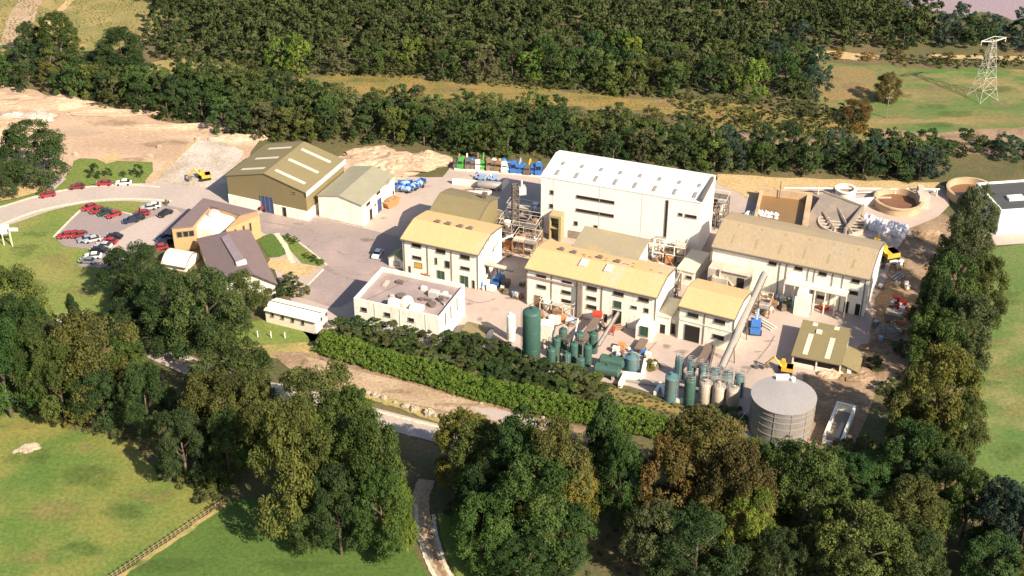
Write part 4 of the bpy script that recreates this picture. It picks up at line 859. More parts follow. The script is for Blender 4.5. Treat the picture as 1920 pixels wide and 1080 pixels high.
# --- great steel tank
A = P(1462, 803); r = 59 / ppm(1462, 803); h = hgt(P(1462, 803), 742)
t = thing('steel_tank', 'huge round galvanised steel tank with flat grey lid and bolted bands', 'tank', A)
q = MB(); q.lathe([(r, 0), (r, h)], 56); q.build('shell', mat('galvanised_panels', (.33, .305, .285), (.27, .245, .225), .35, .45, .3, col3=(.35, .28, .22), scale3=.25, stretch=(1, 1, .3)), t, True)
q = MB(); q.lathe([(r + .15, h + .004), (r + .15, h + .18), (r * .5, h + .5), (.02, h + .65)], 56); q.build('lid', STEELR, t, True)
for zz in (.30, .52, .72, .88):
    q = MB(); q.lathe([(r + .01, h * zz - .1), (r + .09, h * zz - .1), (r + .09, h * zz + .1), (r + .01, h * zz + .1)], 56, close=False); q.build('band', STEEL, t)
for k in range(12):
    a = k * math.pi / 6 + .1; q = MB(); q.rbox((math.cos(a) * (r + .05), math.sin(a) * (r + .05)), .1, .16, .02, h - .02, a); q.build('panel_seam', STEEL, t)
q = MB(); q.lathe([(.5, h + .3), (.5, h + 1.0)], 16, (2.6, r * .74, 0)); q.box(-.8, 2.0, r * .78, r * .98, h + .25, h + .9); q.build('hatch', SIGNW, t)
# --- open concrete trough
b = B('concrete_trough', 'narrow open white walled concrete trough beside the great steel tank', 'trough', (1541, 832), 812, (1576, 824), h=2.2)
D = 12.5
m_ = MB(); m_.box(0, .5, 0, D, 0, b.h); m_.box(b.L, b.L + .5, 0, D, 0, b.h); m_.box(.5, b.L, D - .5, D, 0, b.h); m_.box(.5, b.L, 0, .4, 0, 1.0); b.part(m_, 'walls', WHITE)
m_ = MB(); m_.box(.5, b.L, .4, D - .5, 0.12, .3); b.part(m_, 'floor', CONCD)
m_ = MB(); m_.box(b.L * .6, b.L * .6 + .8, 2, D - 5, .3, .9); b.part(m_, 'channel', STEEL)
# --- settling tanks and bunkers at the back
def basin(name, label, px, py, wpx, h, m, water, wl, cat='tank', group=None, wall=.5):
    A = P(px, py); r = wpx / 2 / ppm(px, py); t = thing(name, label, cat, A, 0, group)
    q = MB(); n = 48; q.lathe([(r, 0), (r, h), (r - wall, h), (r - wall, .1)], n, close=False); q.build('wall', m, t, True)
    q = MB(); q.lathe([(r - wall + .01, wl - .1), (r - wall + .01, wl), (.01, wl + .01)], n); q.build('water', water, t)
    q = MB(); q.lathe([(r + .02, h - .3), (r + .25, h - .3), (r + .25, h - .05), (r + .02, h - .05)], n, close=False); q.build('rim', m, t)
    return t, r
SANDC = mat('sandy_concrete', (.50, .36, .22), (.44, .31, .19), .4, .9, col3=(.36, .25, .15), scale3=.3)
t, r = basin('settling_tank', 'wide round sandy settling tank with red brown water', 1683, 386, 88, 2.3, SANDC, SILTW, .5)
q = MB(); q.box(r - 1.2, r + 1.6, -1.6, 1.6, 0, 3.6); q.build('inlet_box', CONC, t); q = MB(); q.box(r - .5, r + 1.0, 2.6, 4.4, 0, 4.0); q.build('inlet_box', CONC, t)
q = MB(); q.box(-r + .2, -2, -.25, .25, 2.35, 2.6); q.build('catwalk', CONC, t)
basin('settling_tank', 'small round cream tank beside the sloping grey slab', 1584, 369, 37, 2.6, CREAM, CONCD, 1.4)
t, r = basin('settling_tank', 'large round tank half hidden behind trees by white flat roofed building', 1820, 368, 90, 2.4, SANDC, SILTW, .6)
# silt bay
b = B('silt_bay', 'square walled silt bay filled with brown water', 'bay', (1417, 424), 402, (1482, 415), h=2.6)
b.L = 11.5; D = 15; m_ = MB(); m_.box(-.7, 0, 0, D, 0, 2.6); m_.box(b.L, b.L + 1.4, 0, D, 0, 2.8); m_.box(-.7, b.L + 1.4, D, D + .9, 0, 3.2); b.part(m_, 'walls', SANDC)
m_ = MB(); m_.box(.002, b.L - .002, 0, D - .002, .1, 1.1); b.part(m_, 'water', MUDW)
m_ = MB(); m_.bar((4.5, D - .4, 0), (4.5, D - .4, 6.0), .12); b.part(m_, 'post', STEELD)
# sloping slab wall behind
b = B('slurry_bunker', 'dark sloping concrete slab bunker beside the silt bay', 'bunker', (1504, 424), 400, (1570, 425), h=2.4)
b.L = 11; m_ = MB(); m_.hexa([(0, 0, 0), (b.L, -1, 0), (b.L, 14, 0), (0, 16, 0), (0, 0, .5), (b.L, -1, .6), (b.L, 14, 2.6), (0, 16, 2.9)]); b.part(m_, 'slab', CONCD)
m_ = MB(); m_.box(b.L + .02, b.L + .5, -1, 14, 0, 2.9); m_.bar((0, 15, 3.1), (b.L, 13, 2.8), .12); b.part(m_, 'kerb_wall', CONCD)
# drained clarifier with scraper arms
A = P(1577, 424); r = 44 / ppm(1577, 424); t = thing('clarifier', 'drained half round clarifier with pale beams and two scraper arms', 'clarifier', A, R(-10))
q = MB(); q.lathe([(r, 0), (r, 1.3), (r - .4, 1.3), (r - .4, .2)], 40, close=False); q.build('wall', CONC, t, True)
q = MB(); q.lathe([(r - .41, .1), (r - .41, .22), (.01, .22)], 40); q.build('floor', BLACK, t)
for k in range(-3, 4):
    y = k * r * .27; w2 = math.sqrt(max(0, (r - .4) ** 2 - y * y)); q = MB(); q.box(-w2, w2, y - .2, y + .2, 1.0, 1.35); q.build('beam', CONC, t)
q = MB(); q.bar((-1.0, r * .98, 1.9), (2.4, -r * 1.2, 1.9), .38, 4); q.build('scraper_arm', CONC, t)
q = MB(); q.bar((-r * .78, r * .6, 1.7), (-r * .3, -r * .9, 1.7), .3, 4); q.build('scraper_arm', CONC, t)
o = polywall('block_wall', 'cream wall joining the small and the wide round tanks', [(1580, 395), (1590, 388), (1640, 384)], 2.2, .6, CREAM)
# rail barrier at the back of the yard
t = thing('rail_barrier', 'long pale pipe rail on short posts along the back of the yard', 'barrier', P(1470, 350))
inv = lambda p: p - Vector(t.location)
q = MB(); pts = [inv(P(x, 352.5 + (x - 1470) * .008, 2.0)) for x in (1470, 1560, 1660, 1762)]
for a, c in zip(pts[:-1], pts[1:]): q.bar(a, c, .22, 6)
q.build('rail', CREAM, t)
q = MB(); pts = [inv(P(x, 362 - (x - 1560) * .02, .7)) for x in (1560, 1650, 1755)]
for a, c in zip(pts[:-1], pts[1:]): q.bar(a, c, .2, 6)
q.build('rail', CREAM, t)
for x in (1471, 1535, 1568, 1600, 1652, 1680, 1708, 1733, 1758):
    g_ = inv(P(x, 352.5 + (x - 1470) * .008, 2.0)); q = MB(); q.bar((g_.x, g_.y, 0), (g_.x, g_.y, 1.85), .16, 6); q.build('post', CREAM, t)
# ---------------------------------------------------------------- conveyors
def conveyor(name, label, a, c, wd, m, cat='conveyor', trestles=2, round_=False, cap=None):
    a, c = Vector(a), Vector(c); o0 = Vector((c.x, c.y, 0)); t = thing(name, label, cat, o0)
    d = c - a; q = MB(); s = Vector((-d.y, d.x, 0)).normalized()
    if round_: q.bar(a - o0, c - o0, wd / 2, 14)
    else:
        u = Vector((0, 0, .35)); n = s * wd / 2
        q.hexa([a - o0 - n, c - o0 - n, c - o0 + n, a - o0 + n, a - o0 - n + u, c - o0 - n + u, c - o0 + n + u, a - o0 + n + u])
    q.build('gallery' if round_ else 'belt', m, t, round_)
    for e in (-1, 1):
        q = MB(); off = s * (wd / 2 + .08) * e; u = Vector((0, 0, .1 if not round_ else -wd * .3)); q.bar(a - o0 + off + u, c - o0 + off + u, .1, 4); q.build('side_rail', STEELD, t)
    for k in range(trestles):
        p = a.lerp(c, (k + .6) / (trestles + .4)) - o0; q = MB()
        for e in (-1, 1): q.bar((p.x + s.x * wd * .7 * e, p.y + s.y * wd * .7 * e, 0), (p.x + s.x * wd * .35 * e, p.y + s.y * wd * .35 * e, p.z), .12, 4)
        q.bar((p.x - s.x * wd * .6, p.y - s.y * wd * .6, p.z * .4), (p.x + s.x * wd * .45, p.y + s.y * wd * .45, p.z * .8), .07, 4)
        q.build('trestle', STEELD, t)
    if cap:
        q = MB(); p = a - o0; q.hexa([p + Vector(v) for v in ((-.6, -.6, -.4), (.6, -.6, -.4), (.6, .6, -.4), (-.6, .6, -.4), (-1.1, -1, 1.2), (1.1, -1, 1.2), (1.1, 1, 1.2), (-1.1, 1, 1.2))]); q.build('hopper', cap, t)
    return t
conveyor('pipe_conveyor', 'long grey tubular conveyor sloping from tan roofed factory to the blue grey tanks', P(1433, 513, 8.2), P(1352, 690, 3.6), 1.4, mat('grey_tube', (.30, .27, .24), (.26, .235, .21), .5, .7), trestles=3, round_=True)
conveyor('pipe_conveyor', 'thin pale inclined tube rising from small green tanks to ochre factory', P(1166, 574, 3.6), P(1121, 648, 3.2), .7, STEEL, trestles=1, round_=True)
conveyor('belt_conveyor', 'brown belt with red hopper leading down to the small green tanks', P(1120, 595, 2.2), P(1092, 640, 5.2), 1.5, BELT, trestles=2, cap=RED)
conveyor('belt_conveyor', 'short brown belt on open yard beyond the wide grey green tank', P(1208, 637, 1.0), P(1196, 656, 1.2), 1.7, BELT, trestles=1)
conveyor('belt_conveyor', 'brown belt leading from the yard to the blue grey tanks', P(1330, 648, 1.0), P(1307, 690, 4.6), 1.6, BELT, trestles=2)
conveyor('screw_conveyor', 'white tipped inclined conveyor in the shade of the pale hall', P(1006, 380, 3.4), P(990, 408, 2.2), 1.5, SIGNW, trestles=1)
conveyor('pipe_bridge', 'horizontal pale duct joining the two ochre roofed factories', P(905, 494, 4.6), P(965, 508, 4.6), 1.3, CONC, 'duct', trestles=1)
# lattice mast
def lattice(name, label, px, base, top, w0, w1, m, cat, arms=None, lv=8, rz=.4, sw=.09):
    A = P(px, base); h = hgt(A, top); t = thing(name, label, cat, A, rz); q = MB()
    def cn(z): w_ = w0 + (w1 - w0) * (z / h) ** .75; return [Vector((w_ / 2 * a, w_ / 2 * c, z)) for a, c in ((-1, -1), (1, -1), (1, 1), (-1, 1))]
    zs = [h * (1 - (1 - k / lv) ** 1.25) for k in range(lv + 1)]
    for k in range(4):
        g_ = MB()
        for z0, z1 in zip(zs[:-1], zs[1:]): g_.bar(cn(z0)[k], cn(z1)[k], sw * 1.7, 4)
        g_.build('leg', m, t)
    for i, (z0, z1) in enumerate(zip(zs[:-1], zs[1:])):
        a, c = cn(z0), cn(z1)
        for k in range(4):
            j = (k + 1) % 4; q.bar(c[k], c[j], sw, 4); q.bar(a[k], c[j], sw, 4); q.bar(a[j], c[k], sw, 4)
    q.build('bracing', m, t)
    return t, h
t, h = lattice('lattice_mast', 'grey lattice mast among the pipework beside the pale hall', 966, 442, 347, 1.7, 1.4, STEELD, 'mast', lv=9, rz=.2)
q = MB(); q.box(.8, 2.6, -1, 1, h - 2.5, h - .6); q.bar((1.6, 0, h - .6), (1.6, 0, h + 1.2), .3, 8); q.build('cyclone', SKYG, t)
t, h = lattice('pylon', 'pale steel electricity pylon standing in the far green field', 1842, 184, 76, 6.6, 1.3, PYL, 'pylon', lv=6, rz=.35, sw=.05)
q = MB()
for s_ in (-1, 1):
    for yy in (-.3, .3): q.bar((0, yy, h - .3), (s_ * 4.4, yy * .2, h + .3), .12, 4)
    q.bar((0, 0, h + 1.3), (s_ * 4.4, 0, h + .35), .1, 4)
    for k in range(1, 5): q.bar((s_ * k, 0, h + 1.3 - .19 * k), (s_ * k, .5, h - .2), .07, 4)
ca = q.build('cross_arm', PYL, t)
for s_ in (-1, 0, 1): q = MB(); q.lathe([(.12, -1.2), (.2, -.9), (.12, -.6), (.2, -.3), (.1, 0)], 8, (s_ * 4.3, 0, h + .2)); q.build('insulator', PYL, ca)
def pole(name, label, px, base, top, m=WOOD, cat='pole', r=.16):
    A = P(px, base); h = hgt(A, top); t = thing(name, label, cat, A, 0); q = MB(); q.bar((0, 0, 0), (0, 0, h), r, 8, r * .7); q.build('shaft', m, t)
    q = MB(); q.box(-.9, .9, -.08, .08, h - .7, h - .5); q.build('crossbar', m, t); return t
pole('telegraph_pole', 'dark wooden telegraph pole in the far field below brown bush', 1661, 222, 180)
# ---------------------------------------------------------------- process structures between the halls
def steelframe(name, label, px, py, nx, ny, nz, dx, dy, dz, rz, m, fill=0.5, seed=1, cat='pipe rack'):
    A = P(px, py); t = thing(name, label, cat, A, rz); rr = random.Random(seed); q = MB()
    for i in range(nx + 1):
        for j in range(ny + 1): q.bar((i * dx, j * dy, 0), (i * dx, j * dy, nz * dz), .14, 4)
    for k in range(1, nz + 1):
        for i in range(nx + 1): q.bar((i * dx, 0, k * dz), (i * dx, ny * dy, k * dz), .12, 4)
        for j in range(ny + 1): q.bar((0, j * dy, k * dz), (nx * dx, j * dy, k * dz), .12, 4)
    for i in range(nx): q.bar((i * dx, 0, 0), ((i + 1) * dx, 0, dz), .07, 4)
    q.build('frame', m, t)
    for k in range(1, nz + 1):
        for i in range(nx):
            for j in range(ny):
                if rr.random() < fill: g_ = MB(); g_.box(i * dx + .1, (i + 1) * dx - .1, j * dy + .1, (j + 1) * dy - .1, k * dz + .13, k * dz + .22); g_.build('deck', rr.choice([STEEL, CONC, STEELD]), t)
                u = rr.random(); cx, cy = i * dx + dx / 2, j * dy + dy / 2
                if u < .35: g_ = MB(); g_.lathe([(.25, 0), (.9, dz * .5), (.9, dz * .9), (.3, dz * 1.05)], 14, (cx, cy, (k - 1) * dz + .1)); g_.build('cyclone', rr.choice([CREAM, RUST, STEEL, ORANGE]), t, True)
                elif u < .6: g_ = MB(); g_.box(cx - .8, cx + .8, cy - .7, cy + .7, (k - 1) * dz + .25, (k - 1) * dz + 1.7); g_.build('machine', rr.choice([CREAM, STEELD, RUST, CONC]), t)
                elif u < .85: g_ = MB(); g_.bar((i * dx, cy, (k - .5) * dz), ((i + 1) * dx, cy + .3, (k - .3) * dz), .22, 8); g_.bar((cx, cy, (k - 1) * dz), (cx, cy, k * dz), .18, 8); g_.build('pipe', rr.choice([CREAM, STEEL, RUST]), t)
    for k in range(nz, nz + 1):
        g_ = MB()
        for (x0, y0, x1, y1) in ((0, 0, nx * dx, 0), (0, ny * dy, nx * dx, ny * dy), (0, 0, 0, ny * dy), (nx * dx, 0, nx * dx, ny * dy)): g_.bar((x0, y0, k * dz + 1.1), (x1, y1, k * dz + 1.1), .05, 4)
        g_.build('guard_rail', CREAM, t)
    return t
RZ = R(-19)
steelframe('pipe_rack', 'tangle of steel framing and pipes right beside ochre factory end wall', 936, 448, 3, 2, 2, 3.2, 3.0, 2.4, RZ, STEEL, .45, 3)
steelframe('pipe_rack', 'rusty pipe frame in front of the lattice mast', 960, 478, 2, 2, 2, 3.0, 2.6, 2.0, RZ, RUST, .35, 5)
steelframe('pipe_rack', 'steel frame with cream cyclones behind the mast foot', 950, 418, 4, 1, 2, 3.0, 3.0, 2.4, RZ, STEELD, .5, 8)
steelframe('pipe_rack', 'orange and cream pipe frame in shade below the hall corner', 1222, 488, 3, 2, 2, 2.7, 2.6, 2.4, RZ, CREAM, .3, 11)
steelframe('pipe_rack', 'brown machinery frame between tan factory and small ochre workshop', 1398, 590, 2, 2, 1, 2.6, 2.8, 2.4, RZ, RUST, .4, 14)
steelframe('pipe_rack', 'pipework frame wedged between ochre roofs and low pump house', 1242, 562, 1, 2, 2, 3.0, 2.6, 2.4, RZ, STEELD, .5, 17)
steelframe('pipe_rack', 'steel gantry with pipes on the front of longest ochre factory', 1165, 603, 3, 1, 2, 2.6, 2.2, 2.2, RZ, STEELD, .3, 20)
steelframe('pipe_rack', 'rusty access platform at the far end of longest ochre factory front', 1012, 585, 3, 1, 1, 2.7, 2.4, 2.6, RZ, CONC, .7, 22)
steelframe('pipe_rack', 'curved duct frame between pale hall end and tan factory', 1322, 428, 2, 2, 3, 2.4, 2.4, 2.6, RZ, STEELD, .3, 25)
o = polywall('screen_wall', 'grey louvred screen wall behind the olive roofed hall', [(884, 398), (962, 420)], 3.0, .4, CONC)
o = polywall('block_wall', 'pale concrete wall bounding the rear equipment yard', [(848, 345), (866, 346), (940, 356), (951, 344)], 1.6, .6, CREAM)
polywall('yard_wall', 'long low pale wall in front of the rear equipment rows', [(852, 318), (960, 326), (1016, 332)], .5, .8, CREAM)
polywall('yard_wall', 'short concrete divider wall beside the brown pit', [(864, 366), (920, 366)], 1.2, .6, CREAM)
sheet('pit_floor', [(868, 356), (895, 352), (905, 358), (890, 362)], .09, G_EARTHB, 0)
tank('storage_tank', 'dark squat tank in shade beside buff stair tower', 1011, 428, 452, 15, STEELD, cat='tank')
for (px, t0, b0, lb) in ((1193, 441, 458, 'green round topped vessel at foot of pale hall, farther one'), (1222, 447, 466, 'green round topped vessel beside the slanting dark gantry')):
    tank('pressure_vessel', lb, px, t0, b0, 24, TANKG, 'two green vessels by the hall', cat='vessel')
# pale roof tank on the rear wall
A = P(918, 356); t = thing('horizontal_tank', 'pale grey horizontal tank beside rear concrete wall', 'tank', A, R(-10)); q = MB(); q.lathe([(.02, -3.4), (.9, -3.2), (1.1, -2.9), (1.1, 2.9), (.9, 3.2), (.02, 3.4)], 18); ob = q.build('shell', STEEL, t, True); ob.rotation_euler = (0, R(90), 0); ob.location = (0, 0, 1.5)
for sx in (-2, 2): q = MB(); q.box(sx - .25, sx + .25, -.9, .9, 0, .9); q.build('saddle', CONC, t)
# ---------------------------------------------------------------- vehicles
def make_car(name='parked_car'):
    t = thing(name, 'car', 'car'); S = MB(); L2, W2 = 2.1, .84
    low = [(-2.1, .30), (-2.05, .62), (-1.75, .80), (-.95, .88), (1.2, .90), (1.95, .82), (2.1, .6), (2.08, .3)]
    S.extry(low, -W2, W2)
    cab = [(-.95, .86), (-.35, 1.36), (.95, 1.40), (1.75, .88)]
    S.extry([(-.42, 1.30), (-.3, 1.37), (.9, 1.41), (1.02, 1.34)], -.66, .66)
    S.build('body', CARP, t)
    G = MB(); i = [(-.98, .87), (-.40, 1.31), (1.0, 1.35), (1.72, .88)]; G.extry(i, -.74, .74); G.build('cabin_glass', GLASS, t)
    for x in (-1.3, 1.3):
        for y in (-.8, .8):
            q = MB(); q.bar((x, y - .1, .31), (x, y + .1, .31), .31, 12); q.build('wheel', TYRE, t)
    for y in (-.55, .55): q = MB(); q.box(-2.13, -2.08, y - .18, y + .18, .58, .72); q.build('headlight', LAMP, t)
    return t
CARC = dict(red=(.34, .03, .035), maroon=(.17, .025, .03), white=(.80, .78, .74), navy=(.02, .03, .075), black=(.018, .02, .024), green=(.02, .05, .04), silver=(.42, .42, .42), grey=(.17, .18, .20), lblue=(.22, .28, .36), dred=(.28, .03, .03))
cars = [(90, 368, 20, 'red', 'red car parked at the kerb nearest the sandy ground'), (145, 353, 10, 'maroon', 'maroon car parked on the road edge between two red cars'), (196, 346.5, 3, 'red', 'red car parked on the road edge next to the white one'), (232, 345.5, 3, 'white', 'white car parked on the road edge by the lawn with shrubs'),
        (168, 391.5, 35, 'red', 'bright red car at the corner of the upper car park row'), (183, 397, 35, 'dred', 'dark red car second in the upper car park row'), (198, 401, 38, 'green', 'dark green car between two red cars in upper row'), (214, 405, 42, 'red', 'red car at the inner end of the upper row'),
        (246, 416, 20, 'navy', 'navy car parked across the middle of the car park'), (257, 411, 20, 'black', 'black car tucked behind the navy car'), (267, 402.5, 12, 'red', 'red car in the island row ahead of the silver cars'), (279, 392, 15, 'silver', 'silver car at the grass edge of the island row'), (287, 389, 15, 'white', 'pale car last at the grass corner of the car park'),
        (124, 444, 25, 'red', 'red car first in the lower row at the lawn edge'), (137, 442.5, 25, 'red', 'red car between two other red cars in the lower row'), (150, 443, 25, 'dred', 'darker red car next to the pale blue cars'), (162, 451, 25, 'lblue', 'pale blue car beside the three red cars'), (174, 452, 25, 'silver', 'silver blue car at the inner end of lower row'),
        (215, 446, -12, 'black', 'black car above the red one in the middle of car park'), (206, 455, -12, 'red', 'red car directly below the black car in middle'), (195, 463, -12, 'silver', 'silver car between the red car and the black one'), (186, 471, -14, 'black', 'black car just above the white car near the lawn'), (175, 483, 5, 'white', 'white car near the dry lawn patch at the bottom row'), (165, 492, -8, 'grey', 'dark grey car last at the bottom of the car park'),
        (306, 449, 45, 'navy', 'navy car in shade against the ochre office wall'), (311, 457, 40, 'black', 'black car in shade right beside the office corner'), (300, 467, 20, 'red', 'red car by the marquee under the tree'), (310, 403, 50, 'black', 'black car beside the office roof edge'), (708, 479, 75, 'white', 'white car in shade by the gate hut')]
c0 = make_car(); first = True
for px, py, a, col, lb in cars:
    if first: o = c0; first = False; o.location = P(px, py, .135); o.rotation_euler[2] = R(a); o['label'] = lb; o['group'] = 'cars parked around the office'
    else: o = dup(c0, P(px, py, .135), R(a), lb, 'cars parked around the office')
    for ch in o.children: ch.color = (*CARC[col], 1)
def excavator(px, py, rz, label, sc=1.0, seed=0):
    t = thing('excavator', label, 'excavator', P(px, py, .07), rz); t.scale = (sc,) * 3
    for y in (-1.0, 1.0):
        q = MB(); q.extry([(-1.7, .35), (-1.4, .05), (1.4, .05), (1.7, .35), (1.6, .75), (-1.6, .75)], y - .3, y + .3); q.build('track', TYRE, t)
    q = MB(); q.box(-1.7, .9, -1.2, 1.2, .8, 1.7); q.extry([(-1.7, 1.7), (-1.9, 1.0), (-1.5, .8), (-.2, 1.7)], -1.1, 1.1); q.build('body', YELLOW, t)
    q = MB(); q.extry([(.1, 1.72), (1.3, 1.72), (1.1, 2.8), (.3, 2.8)], -1.15, -.1); cb = q.build('cab', YELLOW, t); q = MB(); q.box(.35, 1.3, -1.18, -1.16, 1.9, 2.6); q.build('cab_window', GLASS, cb)
    q = MB(); q.bar((.9, .3, 1.5), (2.8, .3, 3.9), .28, 4); q.build('boom', YELLOW, t)
    q = MB(); q.bar((2.8, .3, 3.9), (4.3, .3, 1.8), .22, 4); q.build('dipper_arm', YELLOW, t)
    q = MB(); q.extry([(4.0, 1.7), (4.6, 1.8), (4.7, .9), (4.0, .7), (3.6, 1.2)], -.25, .85); q.build('bucket', STEELD, t)
    return t
excavator(384, 336, R(200), 'yellow excavator parked beside the olive warehouse', .95)
excavator(1664, 486, R(200), 'yellow excavator at the end wall of tan roofed factory', 1.35)
excavator(1472, 697, R(165), 'small yellow excavator in front of the open shed', .95)
def tractor(px, py, rz, label):
    t = thing('tractor', label, 'tractor', P(px, py, .05), rz); q = MB(); q.box(-1.9, .2, -.4, .4, .7, 1.4); q.build('bonnet', RED, t)
    q = MB(); q.extry([(.1, .9), (1.4, .9), (1.3, 2.5), (.3, 2.5)], -.7, .7); q.build('cab', GLASS, t); q = MB(); q.box(.2, 1.4, -.8, .8, 2.5, 2.65); q.build('cab_roof', SIGNW, t)
    for x, rr in ((-1.5, .5), (1.0, .85)):
        for y in (-.85, .85): q = MB(); q.bar((x, y - .2, rr), (x, y + .2, rr), rr, 14); q.build('wheel', TYRE, t)
    return t
tractor(499, 391, R(60), 'small tractor outside the blue warehouse door')
def skip(px, py, rz, label, m, sc=1.0, fill=RUST, group=None):
    t = thing('skip', label, 'skip', P(px, py, .06), rz, group); t.scale = (sc,) * 3; q = MB()
    q.hexa([(-1.3, -.8, .1), (1.3, -.8, .1), (1.3, .8, .1), (-1.3, .8, .1), (-2, -.95, 1.5), (2, -.95, 1.5), (2, .95, 1.5), (-2, .95, 1.5)]); q.build('tub', m, t)
    q = MB(); q.lump((0, 0, 1.4), 1.6, .8, .6, 3); q.build('contents', fill, t)
    for e in (-1, 1): q = MB(); q.box(-2.05, 2.05, e * .95 - .06, e * .95 + .06, 1.4, 1.56); q.build('rim', m, t)
    return t
skip(733, 386, R(50), 'orange skip beside the white gabled store', ORANGE, 1.25)
skip(812, 517, R(-19), 'red skip in front of the first ochre factory', RED, .9)
skip(800, 519, R(-30), 'small orange loader bucket skip beside the red skip', ORANGE, .7)
skip(1355, 640, R(-10), 'dark red skip by the small ochre workshop', RED, .55)
skip(1545, 580, R(-10), 'red skip against the tan roofed factory front', RED, .6)
# quarry machines and equipment parked along the back wall
def machine(name, label, px, py, rz, m, m2, seed, group, sc=1.0):
    rr = random.Random(seed); t = thing(name, label, 'machine', P(px, py, .06), rz, group); t.scale = (sc,) * 3
    q = MB(); q.box(-.9, .9, -2.0, 2.0, .5, 1.4); q.build('chassis', m, t)
    q = MB(); h1 = rr.uniform(2.0, 3.0); q.extry([(-.8, 1.42), (.8, 1.42), (.7, h1), (-.7, h1)], -1.6, rr.uniform(-.2, .6)); q.build('cab', m, t)
    q = MB(); q.box(-.6, .6, -1.64, -1.6, 1.7, h1 - .25); q.build('cab_window', GLASS, t)
    q = MB(); k = rr.random()
    if k < .5: q.bar((0, .6, 1.4), (.2, 1.8, 3.0 + rr.random()), .22, 6); q.bar((.2, 1.8, 3.0), (.3, 2.4, 1.8), .18, 6)
    else: q.lathe([(.7, 1.42), (.7, 2.2), (.4, 2.5)], 12, (0, 1.2, 0))
    q.build('arm' if k < .5 else 'hopper', m2, t)
    for x in (-.95, .95):
        for y in (-1.3, 1.3): q = MB(); q.bar((x - .15, y, .5), (x + .15, y, .5), .5, 10); q.build('wheel', TYRE, t)
    return t
row = [(858, 312, STEELD, RUST, 'grey rusty machine first in the rear equipment row'), (866, 313, GREENP, GREENP, 'bright green machine near the start of the row'), (876, 313.5, STEELD, CREAM, 'dark machine between the green one and the blue topped one'), (886, 314, STEELD, BLUE, 'dark machine with blue arm in rear row'), (896, 314.5, CREAM, STEELD, 'cream machine before the second green one'), (906, 315, GREENP, GREENP, 'second bright green machine, alone among brown ones'),
       (916, 316, RUST, STEELD, 'rusty brown machine right after the second green one'), (926, 317, STEELD, CREAM, 'dark machine in the brown middle of the row'), (936, 318, RUST, YELLOW, 'brown machine with yellow arm in rear row'), (945, 319, CREAM, BLUE, 'cream and blue machine ahead of the blue ones'), (954, 320, BLUEL, BLUE, 'pale blue machine at start of the blue stretch'), (963, 321, BLUE, BLUE, 'blue machine behind the pale blue one'), (972, 322, BLUE, BLUEL, 'blue machine with pale arm in middle of the blue stretch'), (981, 323, BLUE, BLUE, 'blue machine next to the yellow marked one'), (990, 324, STEELD, YELLOW, 'dark machine with yellow arm between blue ones'), (1001, 324.5, BLUE, BLUE, 'tall blue machine next to the last one'), (1010, 325, BLUE, BLUEL, 'last blue machine in the row against the pale hall')]
for k, (px, py, m, m2, lb) in enumerate(row): machine('quarry_machine', lb, px, py, R(random.uniform(-15, 15)), m, m2, k + 4, 'machines parked in the rear row', random.uniform(.85, 1.15))
machine('quarry_machine', 'pale blue machine parked alone ahead of the rear row', 902, 337, R(70), BLUEL, BLUE, 40, 'machines parked in mid yard', .7)
machine('quarry_machine', 'blue and white machine parked by the pale rear wall', 925, 338, R(80), BLUEL, SIGNW, 41, 'machines parked in mid yard', .7)
machine('quarry_machine', 'bright blue machine beside the small workshop conveyor', 1416, 620, R(-10), BLUE, BLUEL, 43, None, 1.3)
machine('quarry_machine', 'blue machine in the gap behind the pipe duct', 934, 531, R(-20), BLUE, BLUEL, 45, None, 1.05)
# blue trailers by the store
def trailer(px, py, rz, label, m, sc):
    t = thing('trailer', label, 'trailer', P(px, py, .06), rz, 'blue trailers by the store'); t.scale = (sc,) * 3
    q = MB(); q.box(-1.8, 1.8, -.9, .9, .6, .8); q.build('bed', STEELD, t); q = MB()
    for x in (-1.78, 1.7): q.box(x, x + .08, -.9, .9, .8, 1.8)
    q.box(-1.7, 1.7, .82, .9, .8, 1.7); q.build('side_board', m, t)
    q = MB(); q.lump((0, 0, .82), 1.4, .7, 1.0, sc); q.build('load', BLUEL, t)
    for y in (-.95, .95): q = MB(); q.bar((.2, y - .1, .4), (.2, y + .1, .4), .4, 10); q.build('wheel', TYRE, t)
for k, (px, py, a, lb) in enumerate([(752, 358, 10, 'blue trailer touching the white gabled store'), (764, 360, -10, 'middle blue trailer of the three, with white load'), (776, 355, 20, 'blue trailer at the spoil mound end'), (787, 351, 60, 'upright blue trailer nearest the earth mound'), (760, 352, 0, 'blue trailer farther back behind the others')]): trailer(px, py, R(a), lb, BLUE, .85 + .07 * k)
# sacks, pallets, boxes
def sack(px, py, label, group, sc, seed, m=BAG):
    q = MB(); rr = random.Random(seed); q.lump((0, 0, 0), .75 * sc, .7 * sc, 1.25 * sc, seed, 10, 5, .14); q.lump((0, 0, 1.15 * sc), .25, .25, .3, seed + 1, 6, 3, .3)
    o = q.build('bulk_sack', m, None, True, P(px, py, .1)); o.rotation_euler = (rr.uniform(-.15, .15), rr.uniform(-.15, .15), rr.uniform(0, 6)); tag(o, label, 'sack', group)
for k in range(34):
    r_, c_ = divmod(k, 12); px = 1624 + c_ * 6.6 + r_ * 3 + random.uniform(-1.5, 1.5); py = 411 + c_ * 1.9 + r_ * 8 + random.uniform(-1, 1)
    sack(px, py, 'white bulk sack in the long heap beside the drained clarifier', 'sacks heaped by the clarifier', random.uniform(1.0, 1.5), k)
for k in range(16): sack(1428 + (k % 8) * 4.0 + random.uniform(-2, 2), 404 + (k // 8) * 6 + (k % 8) * .8, 'white bulk sack piled in front of the silt bay', 'sacks piled by the silt bay', random.uniform(.8, 1.25), k + 50)
